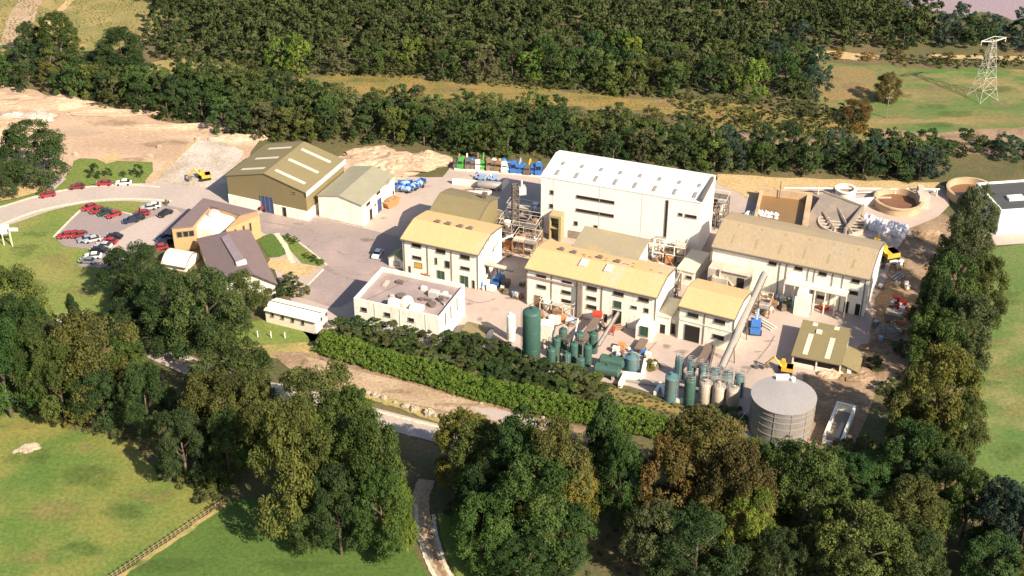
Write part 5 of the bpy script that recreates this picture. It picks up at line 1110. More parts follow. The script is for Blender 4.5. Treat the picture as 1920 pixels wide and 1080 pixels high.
for k in range(14): sack(1398 + (k % 7) * 5 + random.uniform(-2, 2), 404 + (k // 7) * 5 - (k % 7) * .5, 'pale sack heaped at the hall end of the silt bay', 'sacks heaped behind the tan factory', random.uniform(.7, 1.1), k + 90)
def crate(px, py, label, m, w_, d_, h_, rz=-.33, group=None, z=.06):
    t = thing('crate', label, 'crate', P(px, py, z), rz, group); q = MB(); q.box(-w_ / 2, w_ / 2, -d_ / 2, d_ / 2, .12, h_); q.build('box', m, t)
    q = MB()
    for x in (-w_ * .38, 0, w_ * .38): q.box(x - .08, x + .08, -d_ / 2, d_ / 2, 0, .115)
    q.build('pallet_base', WOOD, t); q = MB(); q.box(-w_ / 2 - .04, w_ / 2 + .04, -d_ / 2 - .04, d_ / 2 + .04, h_ + .002, h_ + .09); q.build('lid', m, t)
cr = [(1040, 606, CREAM, 2.4, 1.6, 1.6, 'cream crate in front of the longest ochre factory'), (1052, 600, ORANGE, 2, 1.2, 1.0, 'orange crate behind the cream crate by the factory'), (1068, 607, CREAM, 1.6, 1.2, 1.1, 'small cream crate in open yard near the red hopper'), (1046, 590, RUST, 2.2, 1.6, 1.4, 'rusty crate against the longest ochre factory wall'),
      (1146, 621, RED, 1.6, 1.3, .9, 'dark red crate beside the thin inclined tube'), (1185, 606, RUST, 1.8, 1.5, 1.6, 'brown crate beside the white porch'), (1180, 612, STEELD, 1.4, 1.2, 1.2, 'dark crate between brown crate and tube'), (1155, 660, CREAM, 1.5, 1.1, 1.2, 'cream crate among clutter near the wide grey green tank'), (1165, 655, ORANGE, 1.5, 1.3, 1.5, 'orange brown crate among clutter above lying tanks'), (1215, 668, SIGNW, 1.3, 1.0, .8, 'white crate beside the wide grey green tank'), (1205, 662, BLUE, 1.3, 1.0, .7, 'small blue crate behind the white crate'),
      (1475, 557, BLUEL, 1.2, 1.2, 1.6, 'pale blue drum crate by the tan factory front'), (1466, 566, SIGNW, 1.2, 1.1, 1.3, 'white crate in front of the pale blue one'), (1450, 574, RUST, 1.8, 1.4, 1.2, 'rusty crate near the long tubular conveyor'), (1440, 585, CREAM, 1.8, 1.5, 1.1, 'cream crate beside the bright blue machine'), (1480, 574, GREENP, 1.0, .9, .8, 'small green crate at tan factory front'),
      (1680, 566, RED, 1.5, 1.2, 1.4, 'red crate in shade at the tree edge, upper'), (1694, 572, RED, 1.4, 1.2, 1.2, 'red crate in shade at the tree edge, lower'), (1690, 586, SIGNW, 1.2, 1.0, 1.5, 'white crate below the red crates by the trees'), (1674, 598, CONCD, 3.5, 3.0, 1.8, 'broad grey crate on rubble beside the trees'), (1690, 606, ORANGE, 1.6, 1.3, 1.0, 'orange crate at the rubble bank'), (1652, 470, YELLOW, 1.8, 1.4, 1.8, 'yellow crate behind the big excavator'), (1680, 494, CREAM, 3.0, 1.2, .6, 'flat cream crate lying by the big excavator'), (1645, 455, YELLOW, 1.5, 1.2, 1.2, 'yellow crate at rear corner of tan factory'),
      (920, 545, CREAM, 1.8, 1.2, 1.3, 'cream crate by the first ochre factory corner'), (912, 536, SIGNW, 1.4, 1.2, 1.4, 'white crate against the first ochre factory end'), (948, 536, STEELD, 2.0, 1.5, 1.6, 'dark crate in the shaded gap between ochre factories'), (1500, 566, CREAM, 1.5, 1.2, 1.2, 'cream crate beside the white stair tower'), (955, 465, ORANGE, 2.4, 1.8, 1.5, 'orange crate amid pipework beside the mast'), (975, 470, CREAM, 2.4, 1.8, 1.2, 'cream crate amid pipework near dark squat tank'), (1235, 505, CREAM, 2.2, 1.6, 1.3, 'cream crate beside the low pump house'), (1255, 493, ORANGE, 2.0, 1.4, 1.8, 'orange crate behind the low pump house'), (1418, 690, STEELD, .8, .8, .7, 'tiny dark crate alone on the open yard')]
for px, py, m, w_, d_, h_, lb in cr: crate(px, py, lb, m, w_, d_, h_)
# ---------------------------------------------------------------- people-scale street furniture, fences, boulders
def board(name, label, px, base, top, w_, hb, rz, m=SIGNW, posts=2):
    A = P(px, base); h = hgt(A, top); t = thing(name, label, 'sign', A, rz)
    for x in ((-w_ * .4, w_ * .4) if posts == 2 else (-w_ * .5,)): q = MB(); q.bar((x, 0, 0), (x, 0, h - (hb * .5 if posts == 2 else 0)), .14, 6); q.build('post', mat('cream_post', (.74, .70, .42), rough=.6), t)
    q = MB(); q.box(-w_ / 2, w_ / 2, -.12, -.02, h - hb, h); q.build('board', m, t); return t
board('sign_board', 'tall white sign board on cream posts at the lawn edge', 15, 459, 421, 2.2, 2.6, R(15))
board('direction_sign', 'white arrow shaped pointer sign on a single cream post', 32, 462, 427, 2.2, .9, R(0), posts=1)
for k, px in enumerate((483.5, 508.5, 534.5)):
    q = MB(); q.bar((0, 0, 0), (0, 0, 1.5), .12, 6); q.lathe([(.14, 1.5), (.1, 1.62)], 6); tag(q.build('marker_post', SIGNW, None, False, P(px, 632 + k)), ['white marker post nearest the leafy trees', 'middle white marker post below the cream cabin', 'white marker post nearest the long hedge'][k], 'post', 'white posts below the cabin')
# wooden field fence
t = thing('field_fence', 'long wooden rail fence dividing the meadow from the dark green pasture', 'fence', P(423, 944))
fp = catmull([P(424, 942), P(330, 1005), P(212, 1084), P(110, 1150)], False, 14); ax = Vector(t.location)
for zz in (.55, 1.05):
    q = MB()
    for a, c in zip(fp[:-1], fp[1:]): q.bar(a - ax + Vector((0, 0, zz)), c - ax + Vector((0, 0, zz)), .05, 4)
    q.build('rail', WOOD, t)
for k in range(0, len(fp)): 
    p = fp[k] - ax; q = MB(); q.box(p.x - .07, p.x + .07, p.y - .07, p.y + .07, 0, 1.3); q.build('post', WOOD, t)
# boulders along the lower road
for k, (px, py, s_) in enumerate([(690, 738, .9), (704, 742, 1.1), (719, 747, .9), (741, 755, .7), (760, 763, 1.2), (777, 768, 1.3), (803, 776, 1.5), (833, 784, 1.4), (815, 781, .8), (902, 757, .6), (1018, 783, .5), (840, 806, .8), (826, 822, .9)]):
    q = MB(); q.lump((0, 0, -.1), .9 * s_, .7 * s_, .85 * s_, k, 9, 4, .28)
    lbs = ['boulder first in the roadside row, by the tree', 'boulder second in the roadside row', 'boulder third in the roadside row', 'small lone boulder in the gap of the roadside row', 'dark boulder right after the gap in the row', 'wide boulder beside the dark one', 'largest grey boulder of the roadside row', 'grey boulder last in the row, by the olive tree', 'small stone between the two largest boulders', 'pale stone on the bank below the hedge', 'small white stone at the foot of the hedge', 'stone at the broken end of the kerb', 'stone lying in shade beside the public road']
    tag(q.build('boulder', STONE, None, False, P(px, py, .05)), lbs[k], 'boulder', 'stones along the lower road')
heap('rubble_heap', 52, 840, 2.6, 1.6, 1.1, STONE, 21)
for k in range(12):
    q = MB(); q.lump((0, 0, -.1), .55, .45, .5, k + 60, 8, 4, .3); tag(q.build('stone', STONE, None, False, P(38 + random.uniform(-12, 28), 846 + random.uniform(-4, 4), .05)), 'pale stone of the small heap in the meadow', 'stone', 'stones heaped in the meadow')
for k, (px, py, lb) in enumerate([(370, 262, 'stone at the corner of the gravel pad'), (395, 262, 'stone heap piece at the top edge of the gravel pad'), (300, 276, 'dark stone on the bare brown earth'), (281, 293, 'white stone at the edge of the shrub lawn'), (140, 290, 'stone lying beside the big round tree')]):
    q = MB(); q.lump((0, 0, -.1), 1.1, .8, .9, k + 80, 9, 4, .3); tag(q.build('boulder', STONE, None, False, P(px, py, .05)), lb, 'boulder', 'stones on the earthworks')

# ---------------------------------------------------------------- loose stores about the yard
def pallet(px, py, label, group, seed):
    rr = random.Random(seed); t = thing('pallet_stack', label, 'pallets', P(px, py, .07), rr.uniform(0, 3), group); n = rr.randint(2, 6)
    q = MB()
    for k in range(n): q.box(-.6, .6, -.5, .5, k * .16 + .06, k * .16 + .14); q.box(-.6, -.5, -.5, .5, k * .16, k * .16 + .058); q.box(.5, .6, -.5, .5, k * .16, k * .16 + .058)
    q.build('boards', WOOD, t); q = MB(); h = n * .16; q.rbox((0, 0), .9, .8, h, h + rr.uniform(.3, 1.0), rr.uniform(-.2, .2)); q.build('load', rr.choice([CREAM, BAG, RUST, STEELD, BLUEL, CONC]), t)
def drum(px, py, label, group, m):
    q = MB(); q.lathe([(.29, 0), (.3, .02), (.3, .3), (.32, .32), (.3, .34), (.3, .58), (.32, .6), (.3, .62), (.3, .88), (.27, .9), (.27, .87), (.02, .87)], 14); q = q.build('oil_drum', m, None, True, P(px, py, .07)); tag(q, label, 'drum', group)
def pipes(px, py, rz, label, group, m, n=5, ln=4):
    q = MB(); t = thing('pipe_stack', label, 'pipes', P(px, py, .07), rz, group)
    for k in range(n): q = MB(); q.bar((-ln / 2, (k - n / 2) * .42, .2 + (k % 2) * .34), (ln / 2, (k - n / 2) * .42, .2 + (k % 2) * .34), .2, 8); q.build('pipe', m, t)
rg = random.Random(12)
zones = [('stack of loaded pallets strewn between tan roofed factory and the small ochre workshop', 'pallets by the tan factory', [(1402, 596), (1470, 582), (1462, 560), (1440, 566)], 12), ('loaded pallets among the pipework by the lattice mast', 'pallets by the mast', [(936, 440), (1000, 452), (1000, 476), (950, 480)], 12), ('loaded pallets in the shaded scrapyard strip beside the trees', 'pallets in the shaded strip', [(1650, 540), (1700, 540), (1700, 620), (1650, 640), (1640, 600)], 14), ('loaded pallets on the slope top above the lying green tanks', 'pallets above the lying tanks', [(1140, 650), (1200, 668), (1230, 690), (1160, 672)], 9), ('loaded pallets at the foot of longest ochre factory front', 'pallets before the longest factory', [(1010, 588), (1130, 612), (1120, 620), (1010, 600)], 10), ('loaded pallets behind the pump house below the tall hall', 'pallets below the hall', [(1216, 484), (1300, 500), (1296, 512), (1230, 500)], 8), ('loaded pallets by the end wall of tan roofed factory', 'pallets by the excavator', [(1640, 470), (1690, 470), (1700, 500), (1650, 510)], 9), ('loaded pallets in the gap between the two ochre factories', 'pallets between the factories', [(935, 515), (980, 520), (975, 560), (945, 550)], 7)]
for lb, gr, poly, n in zones:
    for k in range(n):
        i, j = rg.randrange(len(poly)), rg.randrange(len(poly)); u = rg.random(); px, py = [poly[i][e] * u + poly[j][e] * (1 - u) for e in (0, 1)]; pallet(px + rg.uniform(-4, 4), py + rg.uniform(-2, 2), lb, gr, rg.randrange(999))
for lb, gr, cx, cy, n, ms in (('oil drum standing among the crates before the tan roofed factory', 'drums by the tan factory', 1478, 566, 9, (BLUE, RUST, BLUEL)), ('oil drum beside the orange brown crates above the lying tanks', 'drums above the lying tanks', 1170, 664, 8, (SIGNW, RUST, BLUE)), ('oil drum in shade with the red crates at the tree edge', 'drums by the red crates', 1690, 580, 10, (RED, RED, SIGNW)), ('oil drum at the corner of the first ochre factory', 'drums by the first ochre factory', 916, 540, 6, (BLUE, CREAM))):
    for k in range(n): drum(cx + rg.uniform(-14, 14), cy + rg.uniform(-7, 7), lb, gr, ms[k % len(ms)])
for px, py, a, lb, m in ((1680, 520, .8, 'bundle of grey pipes in the shaded yard strip', STEEL), (1660, 640, -.4, 'bundle of brown pipes on the rubble bank', RUST), (1150, 615, .3, 'bundle of rusty pipes before the thin inclined tube', RUST), (1010, 596, -.3, 'bundle of pale pipes before the access platform', CREAM), (905, 356, -.2, 'bundle of grey pipes by the rear concrete wall', STEEL), (1440, 610, -.9, 'bundle of pale pipes beside the long tubular conveyor', CREAM)): pipes(px, py, a, lb, None, m)

# walkways and pipes tying the tanks together
def walkway(name, label, px, z, wd, m=STEEL):
    pts = [P(a, c, z) for a, c in px]; t = thing(name, label, 'walkway', (pts[0].x, pts[0].y, 0)); o0 = Vector(t.location)
    for a, c in zip(pts[:-1], pts[1:]):
        d = (c - a).normalized(); n = Vector((-d.y, d.x, 0)) * wd / 2; a, c = a - o0, c - o0; u = Vector((0, 0, .1))
        q = MB(); q.hexa([a - n, c - n, c + n, a + n, a - n + u, c - n + u, c + n + u, a + n + u]); q.build('deck', m, t)
        for e in (-1, 1):
            q = MB()
            for hh_ in (.55, 1.1): q.bar(a + n * e + Vector((0, 0, hh_)), c + n * e + Vector((0, 0, hh_)), .045, 4)
            for k in range(8): p = a.lerp(c, k / 7) + n * e; q.bar(p, p + Vector((0, 0, 1.1)), .04, 4)
            q.build('guard_rail', m, t)
        q = MB()
        for k in (.15, .85): p = a.lerp(c, k); q.bar((p.x, p.y, 0), p, .1, 6)
        q.build('support', STEELD, t)
walkway('walkway', 'steel walkway between white tanks and rear blue grey tanks', [(1318, 703), (1372, 716)], 5.2, 1.0)
walkway('walkway', 'narrow steel walkway over the small green tanks', [(1050, 634), (1098, 646)], 5.0, .8, STEELD)
def pipeline(label, pts, r, m):
    q = MB(); o0 = Vector((pts[0].x, pts[0].y, 0))
    for a, c in zip(pts[:-1], pts[1:]): q.bar(a - o0, c - o0, r, 8)
    tag(q.build('pipeline', m, None, False, o0), label, 'pipe')
pipeline('grey pipe running along the ground past the blue grey tanks', [P(1240, 716, .4), P(1290, 728, .4), P(1385, 752, .4)], .2, STEEL)
pipeline('pale overhead pipe from the small green tanks to the longest factory', [P(1074, 642, 5.5), P(1080, 618, 5.5), P(1084, 598, 5.5), P(1084, 598, .2)], .16, CREAM)
pipeline('pale overhead pipe crossing from lattice mast to the first ochre factory', [P(962, 440, 7), P(936, 452, 7), P(930, 470, 7)], .2, CREAM)
pipeline('brown pipe rising from the pump house toward the pale hall', [P(1262, 500, 4), P(1250, 480, 4), P(1240, 468, 6.5)], .22, RUST)
pipeline('thin wire stay from the great steel tank down the slope', [P(1404, 764, 5), P(1378, 800, .2)], .05, SIGNW)
# ================================================================ vegetation
LEAF = MAT['leaf']
def unit(v): return v / np.maximum(np.linalg.norm(v, axis=-1, keepdims=True), 1e-6)
def cloud(cen, rad, tint, per, size, g, squash=.85, inner=.72, up=.25):
    """leaf-sized quads on many small clumps: returns vertices (n,4,3) and a tint per leaf"""
    N = len(cen); d = unit(g.normal(size=(N, per, 3))); d[..., 2] = np.where(d[..., 2] < -.45, -d[..., 2], d[..., 2])
    rr = rad[:, None, None] * g.uniform(inner, 1.08, (N, per, 1)); p = cen[:, None, :] + d * rr * np.array([1, 1, squash])
    nrm = unit(d + .55 * g.normal(size=d.shape) + np.array([0, 0, up])); t = unit(np.cross(nrm, g.normal(size=d.shape))); bt = np.cross(nrm, t)
    a = size * g.uniform(.6, 1.3, (N, per, 1)); b = size * g.uniform(.45, 1.0, (N, per, 1))
    q = np.stack([p - t * a - bt * b * .3, p - t * a * .1 - bt * b, p + t * a + bt * b * .2, p + t * a * .1 + bt * b], axis=2)
    tt = np.clip(tint[:, None] + g.normal(0, .09, (N, per)), 0, 1)
    return q.reshape(-1, 4, 3), tt.reshape(-1)
def quadmesh(name, q, tint, m=LEAF):
    n = len(q); me = bpy.data.meshes.new(name); me.vertices.add(n * 4); me.loops.add(n * 4); me.polygons.add(n)
    me.vertices.foreach_set('co', q.reshape(-1).astype(np.float32)); me.loops.foreach_set('vertex_index', np.arange(n * 4, dtype=np.int32))
    me.polygons.foreach_set('loop_start', np.arange(0, n * 4, 4, dtype=np.int32)); me.polygons.foreach_set('loop_total', np.full(n, 4, dtype=np.int32))
    at = me.attributes.new('tint', 'FLOAT', 'FACE'); at.data.foreach_set('value', tint.astype(np.float32))
    me.materials.append(m); me.update(); return me
def profile(kind, t):
    if kind == 'round': return np.sqrt(np.clip(1 - ((t - .42) / .60) ** 2, 0, 1))
    if kind == 'tall': return np.sqrt(np.clip(1 - ((t - .40) / .62) ** 2, 0, 1)) ** 1.1 * .95
    if kind == 'cone': return np.clip(1.02 - t, .06, 1) ** .8
    return np.sqrt(np.clip(1 - (t * .98) ** 2, 0, 1))
def crown_pts(kind, seed, lobes, sub, base):
    g = np.random.default_rng(seed); C = []; Rr = []; T = []
    for i in range(lobes):
        t = (i + g.uniform(.1, .9)) / lobes if kind != 'cone' else ((i + .5) / lobes) ** 1.2
        a = i * 2.399 + g.uniform(-.5, .5); pr = profile(kind, t); lr = g.uniform(.15, .24) * (1 if kind != 'cone' else (1.15 - t * .8))
        rad = max(0, pr * .5 - lr * .62) * g.uniform(.72, 1.12)
        c = np.array([rad * math.cos(a), rad * math.sin(a), base + (1 - base) * t * .9 + .02]); lt = g.uniform(.15, .85)
        d = unit(g.normal(size=(sub, 3)) + np.array([math.cos(a) * .7, math.sin(a) * .7, .45]))
        C.append(c + d * np.array([lr, lr, lr * .8]) * g.uniform(.55, 1.05, (sub, 1))); Rr.append(g.uniform(.04, .085, sub) * (1 if kind != 'cone' else .9)); T.append(np.clip(lt + g.normal(0, .15, sub), 0, 1))
    C = np.concatenate(C); C[:, 2] = np.clip(C[:, 2], .03, 1.0 - .05)
    return C, np.concatenate(Rr), np.concatenate(T), g
def crown(name, kind, seed, lobes, sub, per, size, base):
    C, Rr, T, g = crown_pts(kind, seed, lobes, sub, base)
    q, t = cloud(C, Rr, T, per, size, g); return quadmesh(name, q, t)
def trunkmesh(seed, top=.6):
    rr = random.Random(seed); q = MB(); q.bar((0, 0, 0), (.01, .01, top * .5), .032, 8, .024); q.bar((.01, .01, top * .5), (.0, .0, top), .024, 8, .012)
    for k in range(5):
        a = k * 1.3 + rr.random(); z = top * (.45 + .1 * k); q.bar((0, 0, z), (.26 * math.cos(a), .26 * math.sin(a), z + .2), .013, 5, .005)
    return q.mesh('trunk', BARK, True)
TR = [trunkmesh(k) for k in range(3)]
NEAR = {k: [crown('crown', k, 100 + i * 7 + len(k), lb, 24, 66, .0125, .10) for i in range(n)] for k, n, lb in (('round', 5, 17), ('tall', 3, 17), ('cone', 1, 22))}
FARC = {k: [crown('crown', k, 300 + i * 5 + len(k), 11, 12, 40, .022, .06) for i in range(n)] for k, n in (('round', 4), ('tall', 3))}
BUSH = [crown('foliage', 'bush', 500 + i, 10, 14, 60, .019, .0) for i in range(4)]
COLS = dict(dark=(.040, .066, .020), green=(.053, .088, .022), mid=(.068, .096, .024), olive=(.082, .097, .025), brown=(.105, .082, .025), rust=(.12, .076, .024), yellow=(.145, .14, .027), lime=(.105, .15, .025), blue=(.040, .068, .042), hedge=(.086, .14, .021), scrub=(.082, .094, .034), orange=(.19, .12, .03))  # blue: the dark leaf colour with a bluish glare painted into it
def jit(c, k=.10):
    u = random.uniform(.8, 1.08); return tuple(v * u * random.uniform(1 - k, 1 + k) for v in c) + (1,)
def plant(name, cat, mesh, loc, w_, h, col, label, group=None, trunk=True, part='crown'):
    t = thing(name, label, cat, loc, random.uniform(0, 6.28), group)
    o = bpy.data.objects.new(part, mesh); COL.objects.link(o); o.parent = t; o.scale = (w_, w_, h); o.color = jit(col)
    if trunk:
        k = bpy.data.objects.new('trunk' if cat == 'tree' else 'stem', random.choice(TR)); COL.objects.link(k); k.parent = t; k.scale = (w_ * (1 if cat == 'tree' else .5), w_ * (1 if cat == 'tree' else .5), h)
    return t
def tree(px, top, base, wpx, kind, col, label, group=None, dx=0):
    A = P(px, base); k_ = ppm(px, (top + base) / 2); w_ = wpx / k_ * 1.04; Y = (base - top) / k_; lo, hi = 2.0, 40.0
    th = math.atan2(H, A.y); c_, s_ = math.cos(th), math.sin(th)
    for _ in range(40):
        h = (lo + hi) / 2
        if .45 * h * c_ + math.hypot(w_ / 2 * s_, .55 * h * c_) < Y: lo = h
        else: hi = h
    return plant({'cone': 'conifer_tree'}.get(kind, 'broadleaf_tree'), 'tree', random.choice(NEAR[kind]), A, w_, h, COLS[col], label, group)
FG = 'trees along the lower road and fields'
fg = [(74, 236, 346, 110, 'round', 'dark', 'large round dark tree between bare earth and sandy ground'),
 (8, 290, 372, 60, 'round', 'dark', 'dark tree cut by the frame edge beside the large round tree'),
 (255, 462, 552, 112, 'round', 'dark', 'dark round tree at the corner of the car park'),
 (318, 512, 640, 118, 'round', 'dark', 'dark tree behind the marquee, in the clump by the canteen'), (398, 516, 652, 132, 'round', 'green', 'big green tree below the slate roofed canteen'), (352, 566, 650, 118, 'round', 'dark', 'dark low tree in front of the clump, by the road bend'),
 (462, 514, 598, 76, 'tall', 'olive', 'brownish tree at the canteen gable corner'), (248, 560, 642, 96, 'round', 'dark', 'shaded dark tree between lawn edge and the clump by the canteen'), (294, 596, 655, 86, 'round', 'dark', 'dark tree at the lower edge of the canteen clump'),
 (35, 510, 660, 130, 'round', 'olive', 'big olive brown tree at the lawn corner by the frame edge'), (108, 606, 690, 76, 'tall', 'scrub', 'grey green tree at the lower lawn edge'), (155, 558, 680, 58, 'cone', 'dark', 'pointed dark tree just below the lawn'),
 (22, 612, 782, 112, 'tall', 'green', 'tall deep green tree over the meadow, at the frame edge'), (86, 628, 770, 92, 'tall', 'mid', 'mid green tree second along the meadow edge'), (125, 650, 792, 88, 'tall', 'olive', 'olive tree behind the yellow bush at meadow edge'),
 (190, 596, 765, 140, 'round', 'olive', 'wide brownish tree above the meadow edge trees'), (198, 690, 800, 92, 'tall', 'dark', 'dark tree right beside the yellow bush'), (250, 640, 760, 90, 'round', 'mid', 'mid green tree ending the row by the road bend'), (284, 690, 818, 88, 'tall', 'dark', 'dark tree standing apart at the gap in the meadow edge'), (160, 640, 720, 70, 'round', 'olive', 'olive tree crown behind the meadow edge row'), (60, 560, 690, 90, 'round', 'dark', 'dark tree hidden behind the meadow edge row'),
 (455, 648, 790, 150, 'round', 'mid', 'broad green tree where the public road disappears'), (414, 706, 850, 122, 'round', 'olive', 'olive tree in the middle of the central clump'), (352, 780, 905, 92, 'tall', 'dark', 'dark tree leaning over the meadow in the central clump'), (432, 780, 905, 84, 'tall', 'green', 'green tree at the shaded foot of the central clump'), (384, 714, 800, 74, 'round', 'green', 'green tree at meadow side of the central clump'), (480, 700, 830, 80, 'round', 'olive', 'olive tree next to the dark gap'),
 (605, 694, 850, 150, 'round', 'olive', 'wide brownish tree above the public road'), (660, 740, 880, 110, 'round', 'mid', 'green tree beside the pale stretch of road'), (565, 778, 1010, 140, 'tall', 'olive', 'tall olive yellow tree overhanging the dark green pasture'), (640, 800, 985, 130, 'tall', 'mid', 'tall green tree behind the olive yellow one'), (700, 800, 1010, 120, 'tall', 'mid', 'light green tree beside the lane'), (640, 890, 1040, 96, 'tall', 'dark', 'dark tree at the edge of the pasture in the clump'), (720, 890, 1045, 100, 'tall', 'green', 'green tree at the lane mouth'), (752, 910, 1035, 60, 'tall', 'lime', 'bright green tree right at the lane edge'), (590, 920, 1028, 90, 'round', 'green', 'small tree low in front of the tall olive yellow tree'),
 (868, 778, 905, 110, 'round', 'yellow', 'yellowing tree at the end of the public road'), (905, 800, 930, 110, 'round', 'olive', 'olive tree beside the yellowing tree'), (975, 800, 970, 120, 'tall', 'green', 'tall green tree behind the wide dark crown'), (1035, 810, 990, 130, 'round', 'olive', 'olive tree in front of the tarmac remnant'), (1010, 870, 1040, 160, 'round', 'green', 'wide dark crown in the middle of the lower wood'), (1070, 880, 1010, 90, 'round', 'yellow', 'yellow green tree at shaded gap of lower wood'), (900, 880, 1000, 100, 'tall', 'dark', 'narrow dark tree beside the yellowing tree'),
 (905, 940, 1065, 110, 'round', 'green', 'green tree over the bright lane verge'), (985, 1000, 1100, 130, 'round', 'dark', 'dark tree at bottom of the frame beyond the verge'), (1000, 960, 1050, 80, 'round', 'yellow', 'small yellowing tree low in the lower wood'), (1060, 950, 1060, 110, 'round', 'dark', 'dark tree below the yellow green one'),
 (1128, 758, 960, 105, 'cone', 'dark', 'dark pointed conifer in front of the long hedge'), (1160, 830, 990, 80, 'tall', 'green', 'green tree against the conifer'),
 (1300, 790, 985, 172, 'round', 'brown', 'great autumn brown tree below the hedge'), (1250, 830, 1000, 110, 'round', 'rust', 'rusty brown tree touching the great brown tree'), (1370, 850, 1030, 130, 'tall', 'brown', 'brown tree behind the great brown tree, toward the steel tank'), (1400, 920, 1060, 90, 'round', 'lime', 'yellow green tree at the foot of the brown trees'), (1300, 960, 1100, 150, 'round', 'dark', 'dark green tree below the great brown tree'), (1220, 950, 1080, 100, 'round', 'scrub', 'sparse grey green tree in the dark hollow'),
 (1455, 834, 960, 126, 'round', 'mid', 'green tree right under the great steel tank'), (1510, 850, 1000, 120, 'round', 'mid', 'green tree with bare limbs beside red soil patch'), (1400, 826, 910, 86, 'round', 'lime', 'light green tree at the end of the hedge'), (1605, 850, 930, 120, 'round', 'green', 'fresh green tree below the concrete trough'), (1560, 840, 900, 80, 'round', 'mid', 'small green tree beside the concrete trough'),
 (1600, 965, 1120, 160, 'round', 'olive', 'olive tree at the bottom in front of dark hollow'), (1560, 1000, 1120, 100, 'tall', 'mid', 'mid green tree beside the olive one at the bottom'), (1690, 905, 1050, 130, 'tall', 'olive', 'brownish tall tree behind bottom row'), (1700, 990, 1110, 120, 'round', 'green', 'green tree low in front of the brownish tall one'), (1800, 890, 1020, 90, 'tall', 'green', 'deep green tree at the right meadow corner'), (1760, 860, 970, 110, 'round', 'dark', 'dark tree between meadow corner and yellow crowned tree'), (1850, 910, 1050, 90, 'round', 'blue', 'tree with blue glare painted in, in front of the right meadow'), (1900, 930, 1070, 100, 'round', 'blue', 'tree with blue glare painted in, cut by the frame at the meadow foot'), (1850, 1010, 1120, 120, 'round', 'dark', 'dark tree at the bottom corner'), (1910, 1040, 1130, 80, 'round', 'olive', 'olive tree at the very corner of the frame'), (1455, 1000, 1110, 100, 'round', 'dark', 'shaded tree at the bottom by the dark hollow'),
 (1742, 672, 850, 124, 'round', 'yellow', 'large yellow brown tree beside the open shed'), (1700, 700, 850, 90, 'round', 'olive', 'olive tree in front of large yellow brown tree'), (1788, 750, 880, 84, 'round', 'olive', 'olive tree at the right meadow edge, under the yellow brown one'), (1700, 800, 920, 120, 'round', 'dark', 'dark tree in the hollow beyond the concrete trough'), (1745, 820, 930, 90, 'round', 'mid', 'mid green tree under the yellow brown crowns'),
 (1806, 360, 505, 76, 'round', 'scrub', 'grey green tree in front of the half hidden round tank'), (1786, 430, 575, 92, 'round', 'scrub', 'grey green tree beside the shaded yard edge'), (1826, 492, 630, 80, 'round', 'olive', 'olive tree at the top corner of the right meadow'), (1764, 496, 650, 104, 'round', 'green', 'deep green tree over the red crates'), (1800, 566, 705, 92, 'round', 'scrub', 'grey green tree along the right meadow edge'), (1752, 592, 712, 104, 'round', 'mid', 'green tree just above the large yellow brown tree'), (1738, 530, 668, 70, 'round', 'dark', 'dark low tree by the rubble at the yard edge')]
for a in fg: tree(*a, group=FG)
tree(118, 30, 116, 70, 'tall', 'green', 'tall dark tree beside the stone path on the heath', 'trees on the heath'); tree(62, 45, 108, 46, 'round', 'dark', 'small dark tree at the dirt track corner', 'trees on the heath'); tree(232, 58, 132, 82, 'round', 'dark', 'round dark tree alone on the dry heath', 'trees on the heath')
tree(1660, 138, 190, 46, 'round', 'brown', 'brown bush like tree in the far field above the telegraph pole', 'trees in the far field'); tree(1605, 186, 228, 52, 'round', 'rust', 'brown leaved tree at the lower corner of the far field', 'trees in the far field')
# --- belt and woods: sample positions
def inside(p, poly):
    x, y = p; c = False; n = len(poly)
    for i in range(n):
        (x0, y0), (x1, y1) = poly[i], poly[(i + 1) % n]
        if (y0 > y) != (y1 > y) and x < (x1 - x0) * (y - y0) / (y1 - y0) + x0: c = not c
    return c
def scatter(px, gap, seed, most=5000):
    poly = [tuple(P(*q)[:2]) for q in px]; rr = random.Random(seed); xs = [p[0] for p in poly]; ys = [p[1] for p in poly]; out = []; grid = {}
    area = (max(xs) - min(xs)) * (max(ys) - min(ys)); tries = int(area / gap ** 2 * 6)
    for _ in range(tries):
        p = (rr.uniform(min(xs), max(xs)), rr.uniform(min(ys), max(ys)))
        if not inside(p, poly): continue
        k = (int(p[0] // gap), int(p[1] // gap))
        if any((p[0] - q[0]) ** 2 + (p[1] - q[1]) ** 2 < gap * gap for i in (-1, 0, 1) for j in (-1, 0, 1) for q in grid.get((k[0] + i, k[1] + j), ())): continue
        grid.setdefault(k, []).append(p); out.append(p)
        if len(out) >= most: break
    return out
def wood(pts, wr, hr, cols, label, group, nm='broadleaf_tree'):
    for x, y in pts:
        w_ = random.uniform(*wr); h = random.uniform(*hr); plant(nm, 'tree', random.choice(FARC['round'] + FARC['tall']), (x, y, -.1), w_, h, tuple(1.0 * v for v in COLS[random.choice(cols)]), label, group)
belt = [(140, 188), (215, 200), (330, 226), (470, 258), (560, 266), (700, 270), (850, 285), (1030, 300), (1200, 312), (1345, 322), (1500, 331), (1740, 338), (1770, 304), (1500, 294), (1330, 284), (1290, 264), (1180, 250), (1000, 230), (860, 216), (700, 206), (600, 198), (470, 166), (380, 164), (230, 166), (140, 160)]
pts = scatter(belt, 4.7, 3); pts.sort(key=lambda p: p[1]); spare = pts[140:]; pts = pts[:140]
def px_of(p): return proj((p[0], p[1], 0))[0]
MASS = []
